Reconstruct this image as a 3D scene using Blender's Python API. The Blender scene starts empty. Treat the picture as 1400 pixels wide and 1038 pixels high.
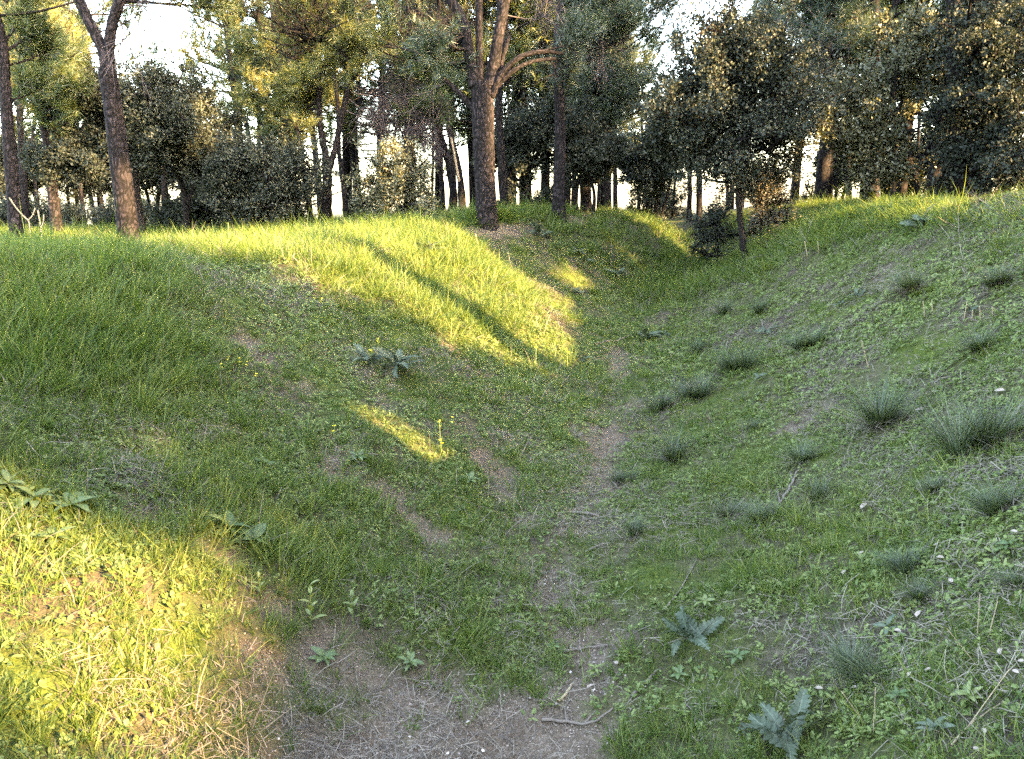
import bpy, math, random
import numpy as np
from mathutils import Vector

# ------------------------------------------------------------------ camera, light, exposure
S = bpy.context.scene
C = S.collection
EYE = 1.6                       # eye height above the trench floor
PITCH = math.radians(12.7)
FPX, CX, CY = 1015.0, 700.0, 519.0
SUN_AZ = math.radians(-123)     # sun stands right of and behind the camera (angle left of +y)
SUN_EL = math.radians(18)

cam_d = bpy.data.cameras.new('camera')
cam = bpy.data.objects.new('camera', cam_d)
C.objects.link(cam)
cam.location = (0, 0, EYE)
cam.rotation_euler = (math.pi / 2 - PITCH, 0, 0)
cam_d.sensor_width = 36.0
cam_d.lens = 36.0 * FPX / 1400.0
cam_d.clip_start = 0.05
cam_d.clip_end = 9000
S.camera = cam

W = bpy.data.worlds.new('World')
S.world = W
W.use_nodes = True
nt = W.node_tree
for n in list(nt.nodes):
    nt.nodes.remove(n)
wo = nt.nodes.new('ShaderNodeOutputWorld')
bg = nt.nodes.new('ShaderNodeBackground')
sky = nt.nodes.new('ShaderNodeTexSky')
sky.sky_type = 'NISHITA'
sky.sun_disc = False
sky.sun_elevation = SUN_EL
sky.sun_rotation = -SUN_AZ
sky.air_density = 1.0
sky.dust_density = 3.0
sky.ozone_density = 1.0
bg.inputs['Strength'].default_value = 0.15
nt.links.new(sky.outputs[0], bg.inputs['Color'])
nt.links.new(bg.outputs[0], wo.inputs['Surface'])

TO_SUN = np.array([-math.sin(SUN_AZ) * math.cos(SUN_EL), math.cos(SUN_AZ) * math.cos(SUN_EL), math.sin(SUN_EL)])
sun_d = bpy.data.lights.new('sun', 'SUN')
sun_d.energy = 2.8
sun_d.angle = math.radians(0.55)
sun_d.color = (1.0, 0.71, 0.36)
sun = bpy.data.objects.new('sun', sun_d)
C.objects.link(sun)
sun.location = (40, -36, 30)
sun.rotation_euler = Vector(TO_SUN).to_track_quat('Z', 'Y').to_euler()

S.view_settings.view_transform = 'Standard'
S.view_settings.look = 'None'
S.view_settings.exposure = 4.92
S.view_settings.use_white_balance = True          # the photograph is balanced for open shade
S.view_settings.white_balance_temperature = 7850
S.view_settings.white_balance_tint = 14
S.view_settings.gamma = 1.0
S.view_settings.use_curve_mapping = False
S.render.engine = 'CYCLES'
S.cycles.max_bounces = 6
S.cycles.diffuse_bounces = 3
S.cycles.glossy_bounces = 2
S.cycles.transmission_bounces = 4
S.cycles.use_denoising = False
S.cycles.sample_clamp_indirect = 6.0

rng = np.random.default_rng(7)
random.seed(7)

# ------------------------------------------------------------------ small maths
def sstep(a, b, x):
    t = np.clip((x - a) / (b - a), 0, 1)
    return t * t * (3 - 2 * t)

def _hash(ix, iy, s):
    h = (ix.astype(np.int64) * 374761393 + iy.astype(np.int64) * 668265263 + s * 974711) & 0xffffffff
    h = ((h ^ (h >> 13)) * 1274126177) & 0xffffffff
    return ((h ^ (h >> 16)) & 0xffff) / 65535.0

def vnoise(x, y, s=0):
    ix = np.floor(x); iy = np.floor(y)
    fx = x - ix; fy = y - iy
    fx = fx * fx * (3 - 2 * fx); fy = fy * fy * (3 - 2 * fy)
    a = _hash(ix, iy, s); b = _hash(ix + 1, iy, s); c = _hash(ix, iy + 1, s); d = _hash(ix + 1, iy + 1, s)
    return (a * (1 - fx) + b * fx) * (1 - fy) + (c * (1 - fx) + d * fx) * fy

def fbm(x, y, s=0, o=4):
    r = 0; a = 0.5; t = 0
    for k in range(o):
        r = r + a * vnoise(x * 2 ** k, y * 2 ** k, s + k * 17); t += a; a *= 0.5
    return r / t

def ray(u, v):
    u = np.asarray(u, float); v = np.asarray(v, float)
    a = (u - CX) / FPX; b = (v - CY) / FPX
    return np.stack([a, math.cos(PITCH) - b * math.sin(PITCH), -math.sin(PITCH) - b * math.cos(PITCH)], -1)

def at(u, v, y):
    """point seen at photo pixel (u, v) standing y metres ahead"""
    r = ray(u, v)
    return r / r[..., 1:2] * np.asarray(y, float)[..., None] + np.array([0, 0, EYE])

def project(p):
    q = np.asarray(p, float) - np.array([0, 0, EYE])
    fy = q[..., 1] * math.cos(PITCH) - q[..., 2] * math.sin(PITCH)
    uy = q[..., 1] * math.sin(PITCH) + q[..., 2] * math.cos(PITCH)
    return CX + FPX * q[..., 0] / fy, CY - FPX * uy / fy, fy

# ------------------------------------------------------------------ terrain height
SEC = {   # trench cross sections: y -> (x, z relative to the eye)
 -4.5:[(-6,-.25),(-3.2,-.45),(-2,-.85),(-1.2,-1.2),(-.75,-1.5),(-.2,-1.6),(.5,-1.6),(1.2,-1.45),(2,-1.15),(2.8,-.9),(3.8,-.7),(6,-.5)],
 -1.6:[(-6,-.25),(-3.2,-.45),(-2,-.85),(-1.2,-1.2),(-.75,-1.5),(-.2,-1.6),(.5,-1.6),(1.2,-1.42),(2,-1.1),(2.8,-.8),(3.8,-.5),(6,-.3)],  # right crest kept low behind the camera to let sun reach the left bank
 0.1: [(-6,-.25),(-3.2,-.45),(-2,-.85),(-1.2,-1.2),(-.75,-1.5),(-.2,-1.6),(.5,-1.58),(1.0,-1.25),(1.8,-.7),(2.6,-.2),(3.6,.15),(6,.2)],
 1.5: [(-6,-.25),(-3.4,-.35),(-2.4,-.7),(-1.5,-1.05),(-.95,-1.32),(-.55,-1.57),(0,-1.6),(.5,-1.58),(.85,-1.38),(1.3,-1.05),(2.2,-.48),(3.0,.0),(3.7,.16),(6,.2)],
 2.2: [(-6,-.25),(-3.9,-.25),(-2.7,-.55),(-1.65,-.97),(-1.1,-1.22),(-.5,-1.57),(0,-1.6),(.55,-1.57),(1.02,-1.38),(1.5,-1.1),(2.3,-.6),(3.2,-.1),(4.0,.1),(6.5,.2)],
 3.2: [(-6,-.25),(-3.7,-.28),(-2.6,-.6),(-1.8,-.97),(-1.1,-1.3),(-.3,-1.55),(.3,-1.6),(.9,-1.52),(1.5,-1.28),(2.15,-.93),(2.9,-.45),(3.6,-.2),(4.4,-.14),(7,.0)],  # right crest outside the view lowered here and below to let sun in
 4.2: [(-6.5,-.3),(-4,-.33),(-3.1,-.34),(-2.6,-.55),(-1.9,-.92),(-1,-1.22),(-.3,-1.45),(.2,-1.56),(.8,-1.56),(1.35,-1.42),(2.13,-1.12),(3.0,-.5),(3.7,-.14),(4.5,-.06),(7,.05)],
 5.4: [(-7,-.35),(-4,-.38),(-2.9,-.39),(-2.15,-.58),(-1.6,-.85),(-.9,-1.1),(-.1,-1.38),(.4,-1.5),(1.0,-1.5),(1.5,-1.38),(2.4,-.98),(3.2,-.42),(4.0,.08),(5,.14),(8,.2)],
 6.5: [(-7,-.38),(-4,-.42),(-2.4,-.40),(-1.7,-.5),(-1.0,-.8),(-.4,-1.05),(.19,-1.28),(.7,-1.43),(1.2,-1.44),(1.7,-1.34),(2.5,-1.02),(3.3,-.46),(4.1,.05),(5,.13),(8,.2)],
 7.7: [(-8,-.4),(-4,-.45),(-2.2,-.37),(-1.3,-.42),(-.6,-.66),(-.05,-.86),(.38,-1.04),(.8,-1.28),(1.2,-1.38),(1.7,-1.34),(2.2,-1.18),(3.1,-.7),(4.1,.0),(5,.1),(8,.18)],
 8.8: [(-8,-.42),(-4,-.47),(-2.2,-.34),(-1.2,-.36),(-.6,-.44),(-.2,-.7),(.3,-1.08),(.9,-1.28),(1.4,-1.32),(1.9,-1.26),(2.5,-1.03),(3.3,-.5),(4.15,.02),(5,.1),(8,.18)],
 10.:[(-8,-.44),(-4,-.47),(-2.2,-.31),(-1.3,-.26),(-.7,-.4),(-.1,-.8),(.5,-1.08),(1.2,-1.24),(1.8,-1.24),(2.4,-1.1),(3.1,-.74),(3.9,-.26),(4.8,-.04),(8,.10)],
 11.5:[(-9,-.45),(-4,-.36),(-2,-.2),(-1,-.16),(-.3,-.17),(.4,-.42),(1.1,-.82),(1.8,-1.08),(2.4,-1.2),(2.9,-1.1),(3.5,-.62),(4.3,-.33),(5.2,-.1),(8,.1)],
 12.7:[(-9,-.45),(-4,-.34),(-2,-.16),(-.8,-.08),(.3,-.06),(1.0,-.15),(1.6,-.42),(2.1,-.78),(2.6,-1.08),(3.0,-1.16),(3.4,-1.03),(4.0,-.65),(4.8,-.32),(6,-.06),(9,.08)],
 14.2:[(-10,-.45),(-4,-.3),(-1.5,-.13),(.0,-.06),(1.34,-.04),(2.2,-.14),(3.0,-.66),(3.5,-1.0),(3.9,-1.12),(4.3,-1.0),(5.0,-.6),(6,-.25),(7.5,.03),(10,.1)],
 16.: [(-10,-.45),(-4,-.3),(-1,-.15),(1.2,-.1),(2.5,-.1),(3.2,-.3),(3.7,-.7),(4.3,-1.0),(5,-1.02),(5.7,-.72),(6.3,-.28),(7.2,.05),(11,.14)],
 18.5:[(-10,-.45),(-4,-.3),(0,-.2),(2.6,-.14),(3.5,-.4),(4.2,-.8),(5,-.88),(5.6,-.45),(6.3,-.02),(7.6,.16),(12,.2)],
 21.: [(-12,-.45),(-4,-.32),(0,-.24),(3,-.2),(4.2,-.5),(4.8,-.6),(5.4,-.18),(6.3,.12),(8,.24),(13,.25)],
 25.: [(-12,-.45),(-4,-.35),(0,-.28),(4,-.26),(7,.0),(10,.2),(14,.22)],
 29.: [(-14,-.45),(-5,-.4),(0,-.32),(5,-.28),(9,.05),(15,.15)],
}
_cp = np.array([(x, y, z) for y, l in SEC.items() for x, z in l])
_cp[:, 2] += EYE
def _tps_k(d2):
    return 0.5 * d2 * np.log(d2 + 1e-9)
def _tps_fit(P, lam=0.004):
    n = len(P)
    d2 = ((P[:, None, :2] - P[None, :, :2]) ** 2).sum(-1)
    A = np.zeros((n + 3, n + 3))
    A[:n, :n] = _tps_k(d2) + lam * np.eye(n)
    A[:n, n] = 1; A[:n, n + 1:] = P[:, :2]; A[n, :n] = 1; A[n + 1:, :n] = P[:, :2].T
    return np.linalg.solve(A, np.concatenate([P[:, 2], np.zeros(3)]))
_tw = _tps_fit(_cp)
def _tps(x, y):
    out = np.zeros(len(x))
    for i in range(0, len(x), 20000):
        xs, ys = x[i:i + 20000], y[i:i + 20000]
        d2 = (xs[:, None] - _cp[None, :, 0]) ** 2 + (ys[:, None] - _cp[None, :, 1]) ** 2
        out[i:i + 20000] = _tps_k(d2) @ _tw[:-3] + _tw[-3] + _tw[-2] * xs + _tw[-1] * ys
    return out

def base_far(x, y):
    left = sstep(2, -8, x)
    z = EYE - 0.02 - 0.4 * left + 0.12 * sstep(4, 10, x) * sstep(30, 20, y)
    d = np.hypot(x, y - 10)
    drop = np.clip(d - 19, 0, None)
    z = z - 0.16 * drop ** 1.12 * sstep(0, 10, drop)
    z = np.where(z < -70, -70 - 6 * (1 - np.exp((z + 70) / 200)), z)
    return z + 0.5 * (fbm(x / 9, y / 9, 5) - .5) * sstep(16, 26, d)

def height(x, y):
    x = np.asarray(x, float); y = np.asarray(y, float)
    sh = x.shape; x = x.ravel(); y = y.ravel()
    zf = base_far(x, y)
    w = sstep(9, 6.5, np.abs(x - .18 * np.clip(y, 0, 30)) - .12 * np.clip(y, 0, 30)) * sstep(-8, -4, y) * sstep(29, 24, y)
    m = w > 0
    zn = np.zeros_like(x)
    if m.any():
        zn[m] = _tps(x[m], np.clip(y[m], -6, 30))
    z = zf * (1 - w) + zn * w
    near = sstep(40, 12, np.hypot(x, y))
    z = z + near * (0.13 * (fbm(x * 1.1, y * 1.1, 11) - .5) + 0.085 * (fbm(x * 4, y * 4, 23, 3) - .5) + 0.07 * np.abs(fbm(x * 2.1 + 5, y * 2.1, 29, 2) - .5))
    return z.reshape(sh)

def hgt(x, y):
    return float(height(np.array([x]), np.array([y]))[0])

def ground(u, v, far=45.0):
    """where the sight line through photo pixel (u, v) meets the ground (nearest hit)"""
    r = ray(float(u), float(v)); r = r / r[1]
    t = 1.1 * (far / 1.1) ** np.linspace(0, 1, 500)
    X = r[0] * t; Z = EYE + r[2] * t
    f = Z - height(X, t)
    k = int(np.argmax(f < 0)) if (f < 0).any() else len(t) - 1
    if k == 0: k = 1
    a, b = t[k - 1], t[k]
    f0, f1 = f[k - 1], f[k]
    tt = a + (b - a) * (f0 / (f0 - f1 + 1e-12)) if f1 < 0 else b
    return np.array([r[0] * tt, tt, hgt(r[0] * tt, tt)])
# ------------------------------------------------------------------ material helpers
def new_mat(name):
    m = bpy.data.materials.new(name); m.use_nodes = True
    t = m.node_tree
    for n in list(t.nodes): t.nodes.remove(n)
    return m, t

def nd(t, kind, **kw):
    n = t.nodes.new(kind)
    for k, v in kw.items():
        if k.startswith('i_'):
            key = k[2:]
            key = int(key) if key.isdigit() else key.replace('_', ' ')
            n.inputs[key].default_value = v
        else:
            setattr(n, k, v)
    return n

def ramp(t, src, stops, interp='LINEAR'):
    r = t.nodes.new('ShaderNodeValToRGB'); r.color_ramp.interpolation = interp
    e = r.color_ramp.elements
    while len(e) < len(stops): e.new(0.5)
    for k, (p, c) in enumerate(stops):
        e[k].position = p; e[k].color = (*c, 1) if len(c) == 3 else c
    t.links.new(src, r.inputs[0])
    return r.outputs[0]

def mix(t, fac, a, b, mode='MIX'):
    m = t.nodes.new('ShaderNodeMix'); m.data_type = 'RGBA'; m.blend_type = mode
    for sock, v in ((m.inputs[0], fac), (m.inputs[6], a), (m.inputs[7], b)):
        if hasattr(v, 'is_output'): t.links.new(v, sock)
        elif isinstance(v, (int, float)): sock.default_value = v
        else: sock.default_value = (*v, 1)
    return m.outputs[2]

def noise(t, scale, detail=3, rough=.55, vec=None, dist=0.0, out=0):
    n = nd(t, 'ShaderNodeTexNoise', i_Scale=scale, i_Detail=detail, i_Roughness=rough, i_Distortion=dist)
    if vec is not None: t.links.new(vec, n.inputs['Vector'])
    return n.outputs[out]

def pos_out(t):
    return nd(t, 'ShaderNodeNewGeometry').outputs['Position']

def attr(t, name, kind='GEOMETRY', out='Fac'):
    a = nd(t, 'ShaderNodeAttribute', attribute_name=name, attribute_type=kind)
    return a.outputs[out]

def leaf_mat(name, dark, mid, pale, trans=.35, gloss=.08, rough=.45, scale=1.3, kind='GEOMETRY'):
    """leaf or blade: colour by its own tone and a slow drift over the place; light passes through it"""
    m, t = new_mat(name)
    tone = attr(t, 'tone', kind)
    nz = noise(t, scale, 2, .5, pos_out(t))
    add = nd(t, 'ShaderNodeMath', operation='MULTIPLY_ADD', i_1=.55)
    t.links.new(nz, add.inputs[0])
    ms = nd(t, 'ShaderNodeMath', operation='MULTIPLY', i_1=.75); t.links.new(tone, ms.inputs[0])
    t.links.new(ms.outputs[0], add.inputs[2])
    col = ramp(t, add.outputs[0], [(.12, dark), (.55, mid), (1.0, pale)])
    d = nd(t, 'ShaderNodeBsdfDiffuse'); t.links.new(col, d.inputs[0])
    tr = nd(t, 'ShaderNodeBsdfTranslucent')
    tc = mix(t, 1.0, col, (1.25, 1.25, .55), 'MULTIPLY'); t.links.new(tc, tr.inputs[0])
    mx = nd(t, 'ShaderNodeMixShader', i_0=trans); t.links.new(d.outputs[0], mx.inputs[1]); t.links.new(tr.outputs[0], mx.inputs[2])
    g = nd(t, 'ShaderNodeBsdfGlossy', i_Roughness=rough); g.inputs[0].default_value = (.8, .85, .9, 1)
    m2 = nd(t, 'ShaderNodeMixShader', i_0=gloss); t.links.new(mx.outputs[0], m2.inputs[1]); t.links.new(g.outputs[0], m2.inputs[2])
    o = nd(t, 'ShaderNodeOutputMaterial'); t.links.new(m2.outputs[0], o.inputs[0])
    return m

def rough_mat(name, colour_fn, rough=.9, bump=None, spec=.2):
    m, t = new_mat(name)
    p = nd(t, 'ShaderNodeBsdfPrincipled', i_Roughness=rough)
    p.inputs['Specular IOR Level'].default_value = spec
    col = colour_fn(t)
    if hasattr(col, 'is_output'): t.links.new(col, p.inputs['Base Color'])
    else: p.inputs['Base Color'].default_value = (*col, 1)
    if bump:
        h, strength, dist = bump(t)
        b = nd(t, 'ShaderNodeBump', i_Strength=strength, i_Distance=dist)
        t.links.new(h, b.inputs['Height']); t.links.new(b.outputs[0], p.inputs['Normal'])
    o = nd(t, 'ShaderNodeOutputMaterial'); t.links.new(p.outputs[0], o.inputs[0])
    return m

# ------------------------------------------------------------------ mesh helpers
def np_mesh(name, V, T=None, Q=None, mats=(), smooth=False, attrs=None):
    """mesh from numpy arrays: V (n,3), T triangles, Q quads"""
    me = bpy.data.meshes.new(name)
    V = np.asarray(V, np.float32)
    parts = []; sizes = []
    if T is not None and len(T): parts.append(np.asarray(T, np.int32).ravel()); sizes.append(np.full(len(T), 3, np.int32))
    if Q is not None and len(Q): parts.append(np.asarray(Q, np.int32).ravel()); sizes.append(np.full(len(Q), 4, np.int32))
    loops = np.concatenate(parts); sz = np.concatenate(sizes)
    me.vertices.add(len(V)); me.vertices.foreach_set('co', V.ravel())
    me.loops.add(len(loops)); me.loops.foreach_set('vertex_index', loops)
    me.polygons.add(len(sz))
    st = np.zeros(len(sz), np.int32); st[1:] = np.cumsum(sz)[:-1]
    me.polygons.foreach_set('loop_start', st)
    me.polygons.foreach_set('loop_total', sz)
    if smooth: me.polygons.foreach_set('use_smooth', np.ones(len(sz), bool))
    for k, a in (attrs or {}).items():
        at_ = me.attributes.new(k, 'FLOAT', 'POINT'); at_.data.foreach_set('value', np.asarray(a, np.float32).ravel())
    for m in mats: me.materials.append(m)
    me.update(calc_edges=True)
    return me

def link(name, me, parent=None):
    o = bpy.data.objects.new(name, me); C.objects.link(o)
    if parent is not None: o.parent = parent
    return o

def tag(o, label, cat, group=None):
    o['label'] = label; o['category'] = cat
    if group: o['group'] = group
    return o

def thing(name, label, cat, loc, group=None):
    o = bpy.data.objects.new(name, None); C.objects.link(o)
    o.empty_display_size = .1
    o.location = tuple(float(c) for c in loc)
    return tag(o, label, cat, group)

def dup(root, loc, rz, sc, label, group=None):
    r = root.copy(); C.objects.link(r)
    r.location = tuple(float(c) for c in loc); r.rotation_euler = (0, 0, rz); r.scale = (sc, sc, sc)
    r['label'] = label
    if group: r['group'] = group
    elif 'group' in r: del r['group']
    for ch in list(root.children):
        c = ch.copy(); C.objects.link(c); c.parent = r
    return r

class Tubes:
    """collects tapered tubes into one mesh"""
    def __init__(self): self.V = []; self.Q = []; self.T = []; self.n = 0
    def add(self, P, R, sides=6, cap=True):
        P = np.asarray(P, float); n = len(P)
        R = np.broadcast_to(np.asarray(R, float), (n,))
        tg = np.gradient(P, axis=0); tg /= np.linalg.norm(tg, axis=1)[:, None] + 1e-9
        ref = np.array([1., 0, 0]) if abs(tg[0, 0]) < .8 else np.array([0, 1., 0])
        A = np.empty_like(P)
        a = ref - tg[0] * (ref @ tg[0]); a /= np.linalg.norm(a)
        for i in range(n):
            a = a - tg[i] * (a @ tg[i]); a /= np.linalg.norm(a) + 1e-9; A[i] = a
        B = np.cross(tg, A)
        th = np.arange(sides) * 2 * math.pi / sides
        ring = P[:, None] + R[:, None, None] * (np.cos(th)[None, :, None] * A[:, None] + np.sin(th)[None, :, None] * B[:, None])
        self.V.append(ring.reshape(-1, 3))
        i0 = self.n + (np.arange(n - 1) * sides)[:, None] + np.arange(sides)[None]
        i1 = self.n + (np.arange(n - 1) * sides)[:, None] + (np.arange(sides)[None] + 1) % sides
        self.Q.append(np.stack([i0, i1, i1 + sides, i0 + sides], -1).reshape(-1, 4))
        self.n += n * sides
        if cap:
            self.V.append(P[-1:] + tg[-1:] * R[-1]); k = self.n - sides
            self.T.append(np.stack([k + np.arange(sides), k + (np.arange(sides) + 1) % sides, np.full(sides, self.n)], -1))
            self.n += 1
    def mesh(self, name, mat, off=(0, 0, 0), smooth=True):
        if not self.V: return None
        V = np.concatenate(self.V) - np.asarray(off, float)
        T = np.concatenate(self.T) if self.T else None
        return np_mesh(name, V, T, np.concatenate(self.Q), [mat], smooth)

def unit(v):
    v = np.asarray(v, float); return v / (np.linalg.norm(v, axis=-1, keepdims=True) + 1e-12)

def smooth_path(P, R, n):
    """resample a polyline with radii as a smooth curve"""
    P = np.asarray(P, float); R = np.asarray(R, float)
    s = np.concatenate([[0], np.cumsum(np.linalg.norm(np.diff(P, axis=0), axis=1))])
    q = np.linspace(0, s[-1], n)
    if len(P) < 3:
        return np.stack([np.interp(q, s, P[:, k]) for k in range(3)], 1), np.interp(q, s, R)
    m = np.gradient(P, s, axis=0)
    i = np.clip(np.searchsorted(s, q) - 1, 0, len(P) - 2)
    h = (s[i + 1] - s[i])[:, None]; t = ((q - s[i]) / h[:, 0])[:, None]
    out = (2*t**3 - 3*t**2 + 1) * P[i] + (t**3 - 2*t**2 + t) * h * m[i] + (-2*t**3 + 3*t**2) * P[i + 1] + (t**3 - t**2) * h * m[i + 1]
    return out, np.interp(q, s, R)

# ------------------------------------------------------------------ leaves and needles
def perp(d):
    r = rng.normal(size=d.shape)
    r -= d * (r * d).sum(-1, keepdims=True)
    return unit(r)

def needle_mesh(name, A, D, mat, off, per=9, length=.12, width=.007, spread=.75):
    """tufts of needles at anchors A pointing along D"""
    n = len(A)
    a = np.repeat(A, per, 0); d = np.repeat(D, per, 0)
    nd_ = unit(d + spread * rng.normal(size=a.shape) * .8)
    L = length * rng.uniform(.65, 1.25, len(a))[:, None]
    w = perp(nd_) * width * .5
    a = a + d * rng.uniform(-.04, .04, (len(a), 1))
    V = np.stack([a - w, a + w, a + nd_ * L], 1).reshape(-1, 3) - np.asarray(off, float)
    T = np.arange(len(V)).reshape(-1, 3)
    tone = np.repeat(np.clip(np.repeat(rng.uniform(0, 1, n), per) * .7 + rng.uniform(0, .3, len(a)), 0, 1), 3)
    return np_mesh(name, V, T, None, [mat], False, {'tone': tone})

def leaf_mesh(name, A, D, mat, off, per=6, length=.045, width=.024, scatter=.05, up=.3):
    n = len(A)
    a = np.repeat(A, per, 0) + rng.normal(size=(n * per, 3)) * scatter
    d = unit(np.repeat(D, per, 0) * .6 + rng.normal(size=a.shape) * .8 + np.array([0, 0, up]))
    s = rng.uniform(.6, 1.3, (len(a), 1))
    w = perp(d); nrm = np.cross(d, w)
    L = length * s; Wd = width * s * .5
    p0 = a; p1 = a + d * L * .5 + w * Wd + nrm * Wd * .35; p2 = a + d * L; p3 = a + d * L * .5 - w * Wd + nrm * Wd * .35
    V = np.stack([p0, p1, p2, p3], 1).reshape(-1, 3) - np.asarray(off, float)
    b = np.arange(len(a)) * 4
    T = np.concatenate([np.stack([b, b + 1, b + 2], 1), np.stack([b, b + 2, b + 3], 1)])
    tone = np.repeat(np.clip(np.repeat(rng.uniform(0, 1, n), per) * .6 + rng.uniform(0, .4, len(a)), 0, 1), 4)
    return np_mesh(name, V, T, None, [mat], False, {'tone': tone})

# ------------------------------------------------------------------ branching
def wander(p, d, L, n, wob, lift, droop=0.0):
    """polyline that starts at p along d; lift bends it towards the sky"""
    pts = [np.array(p, float)]; d = unit(d); st = L / n
    for i in range(n):
        d = unit(d + rng.normal(size=3) * wob + np.array([0, 0, lift - droop * i / n]))
        pts.append(pts[-1] + d * st)
    return np.array(pts), d

def side_dir(d, ang, az=None):
    d = unit(d)
    r = np.array([1., 0, 0]) if abs(d[0]) < .8 else np.array([0, 1., 0])
    a = unit(np.cross(d, r)); b = np.cross(d, a)
    az = rng.uniform(0, 2 * math.pi) if az is None else az
    return unit(d * math.cos(ang) + (a * math.cos(az) + b * math.sin(az)) * math.sin(ang))

def lerp_path(P, t):
    x = t * (len(P) - 1); i = min(int(x), len(P) - 2); f = x - i
    return P[i] * (1 - f) + P[i + 1] * f, unit(P[i + 1] - P[i])

def pine_bough(tb, anchors, p, d, L, r, subs=8, twigs=4, step=.07, lift=.05, dead=False):
    """one pine bough: main axis, side shoots, twigs; needle anchors along the outer shoots"""
    P, e = wander(p, d, L, 7, .09, lift)
    tb.add(P, np.linspace(r, r * .25, len(P)), 5)
    for k in range(subs):
        t = rng.uniform(.3, 1.0)
        q, dd = lerp_path(P, t)
        sd = side_dir(dd, rng.uniform(.5, 1.1)); sd = unit(sd + np.array([0, 0, .25]))
        l2 = L * rng.uniform(.22, .42) * (1.15 - .5 * t)
        P2, e2 = wander(q, sd, l2, 4, .16, .06 if not dead else -.04)
        tb.add(P2[[0, 2, 4]], [r * .35, r * .2, r * .1], 3, False)
        for j in range(twigs):
            t2 = rng.uniform(.25, 1.0)
            q3, d3 = lerp_path(P2, t2)
            s3 = unit(side_dir(d3, rng.uniform(.3, .9)) + np.array([0, 0, .3 if not dead else -.25]))
            l3 = rng.uniform(.16, .36) * (1.0 if not dead else 1.8)
            P3, e3 = wander(q3, s3, l3, 3, .12, .12 if not dead else -.12)
            tb.add(P3[[0, -1]], [max(r * .12, .004), .003], 3, False)
            if not dead:
                m = max(2, int(l3 / step))
                for t4 in np.linspace(.15, 1.0, m):
                    q4, d4 = lerp_path(P3, min(t4, .999)); anchors.append((q4, unit(d4 + rng.normal(size=3) * .25)))
            else:
                for j2 in range(2):
                    q4, d4 = lerp_path(P3, rng.uniform(.2, .95))
                    P4, _ = wander(q4, side_dir(d4, .7), l3 * .6, 2, .2, -.15)
                    tb.add(P4[[0, -1]], [.003, .002], 3, False)

def oak_branch(tb, anchors, p, d, L, r, lvl, spec):
    P, e = wander(p, d, L, 5 if lvl < 2 else 3, .13, spec['lift'])
    tb.add(P, np.linspace(r, r * .45, len(P)), (8, 6, 4, 3, 3)[lvl], lvl < 2)
    if lvl >= spec['levels']:
        for t in np.linspace(.2, 1, spec['per_twig']):
            q, dd = lerp_path(P, min(t, .999)); anchors.append((q, unit(dd + rng.normal(size=3) * .4)))
        return
    n = spec['kids'][lvl]
    for k in range(n):
        t = rng.uniform(.35, 1.0) if k else 1.0
        q, dd = lerp_path(P, min(t, .999))
        nd_ = side_dir(dd, rng.uniform(.35, spec['spread'][lvl]))
        oak_branch(tb, anchors, q, nd_, L * rng.uniform(.5, .8) * spec['shrink'], r * .5, lvl + 1, spec)

# ------------------------------------------------------------------ where the photograph has sun: openings in the canopy
GX = np.arange(-45, 45.01, .3); GY = np.arange(-40, 60.01, .3)
GZ = height(*np.meshgrid(GX, GY))
def hfast(x, y):
    fx = np.clip((x - GX[0]) / .3, 0, len(GX) - 1.001); fy = np.clip((y - GY[0]) / .3, 0, len(GY) - 1.001)
    i = fx.astype(int); j = fy.astype(int); a = fx - i; b = fy - j
    return (GZ[j, i] * (1 - a) + GZ[j, i + 1] * a) * (1 - b) + (GZ[j + 1, i] * (1 - a) + GZ[j + 1, i + 1] * a) * b

def in_poly(x, y, poly):
    c = np.zeros(len(x), bool); n = len(poly)
    for i in range(n):
        x0, y0 = poly[i]; x1, y1 = poly[(i + 1) % n]
        k = ((y0 > y) != (y1 > y)) & (x < (x1 - x0) * (y - y0) / (y1 - y0 + 1e-12) + x0)
        c ^= k
    return c
# ------------------------------------------------------------------ openings (photo pixels -> places on the ground)
LIT_PX = [
 [(150,343),(220,335),(330,322),(450,316),(560,306),(610,312),(650,338),(705,380),(745,420),(758,440),(735,455),(722,478),(692,492),(648,480),(600,456),(540,432),(450,388),(400,368),(340,350),(280,356),(200,352)],
 [(-260,700),(0,700),(60,730),(180,752),(250,788),(330,800),(400,808),(458,850),(440,876),(392,900),(382,960),(352,1010),(330,1080),(-260,1080)],
 [(530,588),(562,584),(622,624),(612,664),(578,672),(540,622)],
 [(1125,300),(1180,284),(1290,280),(1300,296),(1210,314),(1120,324)],
 [(1300,290),(1330,284),(1360,292),(1330,304)],
 [(1340,352),(1420,345),(1420,394),(1352,394)],
 [(890,296),(950,290),(1010,288),(1100,279),(1185,274),(1185,284),(1060,296),(1000,304),(950,314),(900,305)],
 [(925,334),(992,336),(988,352),(932,352)],
 [(868,290),(910,312),(950,345),(938,354),(893,320),(858,297)],
]
LIT = [[tuple(ground(u, v)[:2]) for u, v in poly] for poly in LIT_PX]
LIT_BOX = [(min(p[0] for p in q) - .4, max(p[0] for p in q) + .4, min(p[1] for p in q) - .4, max(p[1] for p in q) + .4) for q in LIT]
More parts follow.
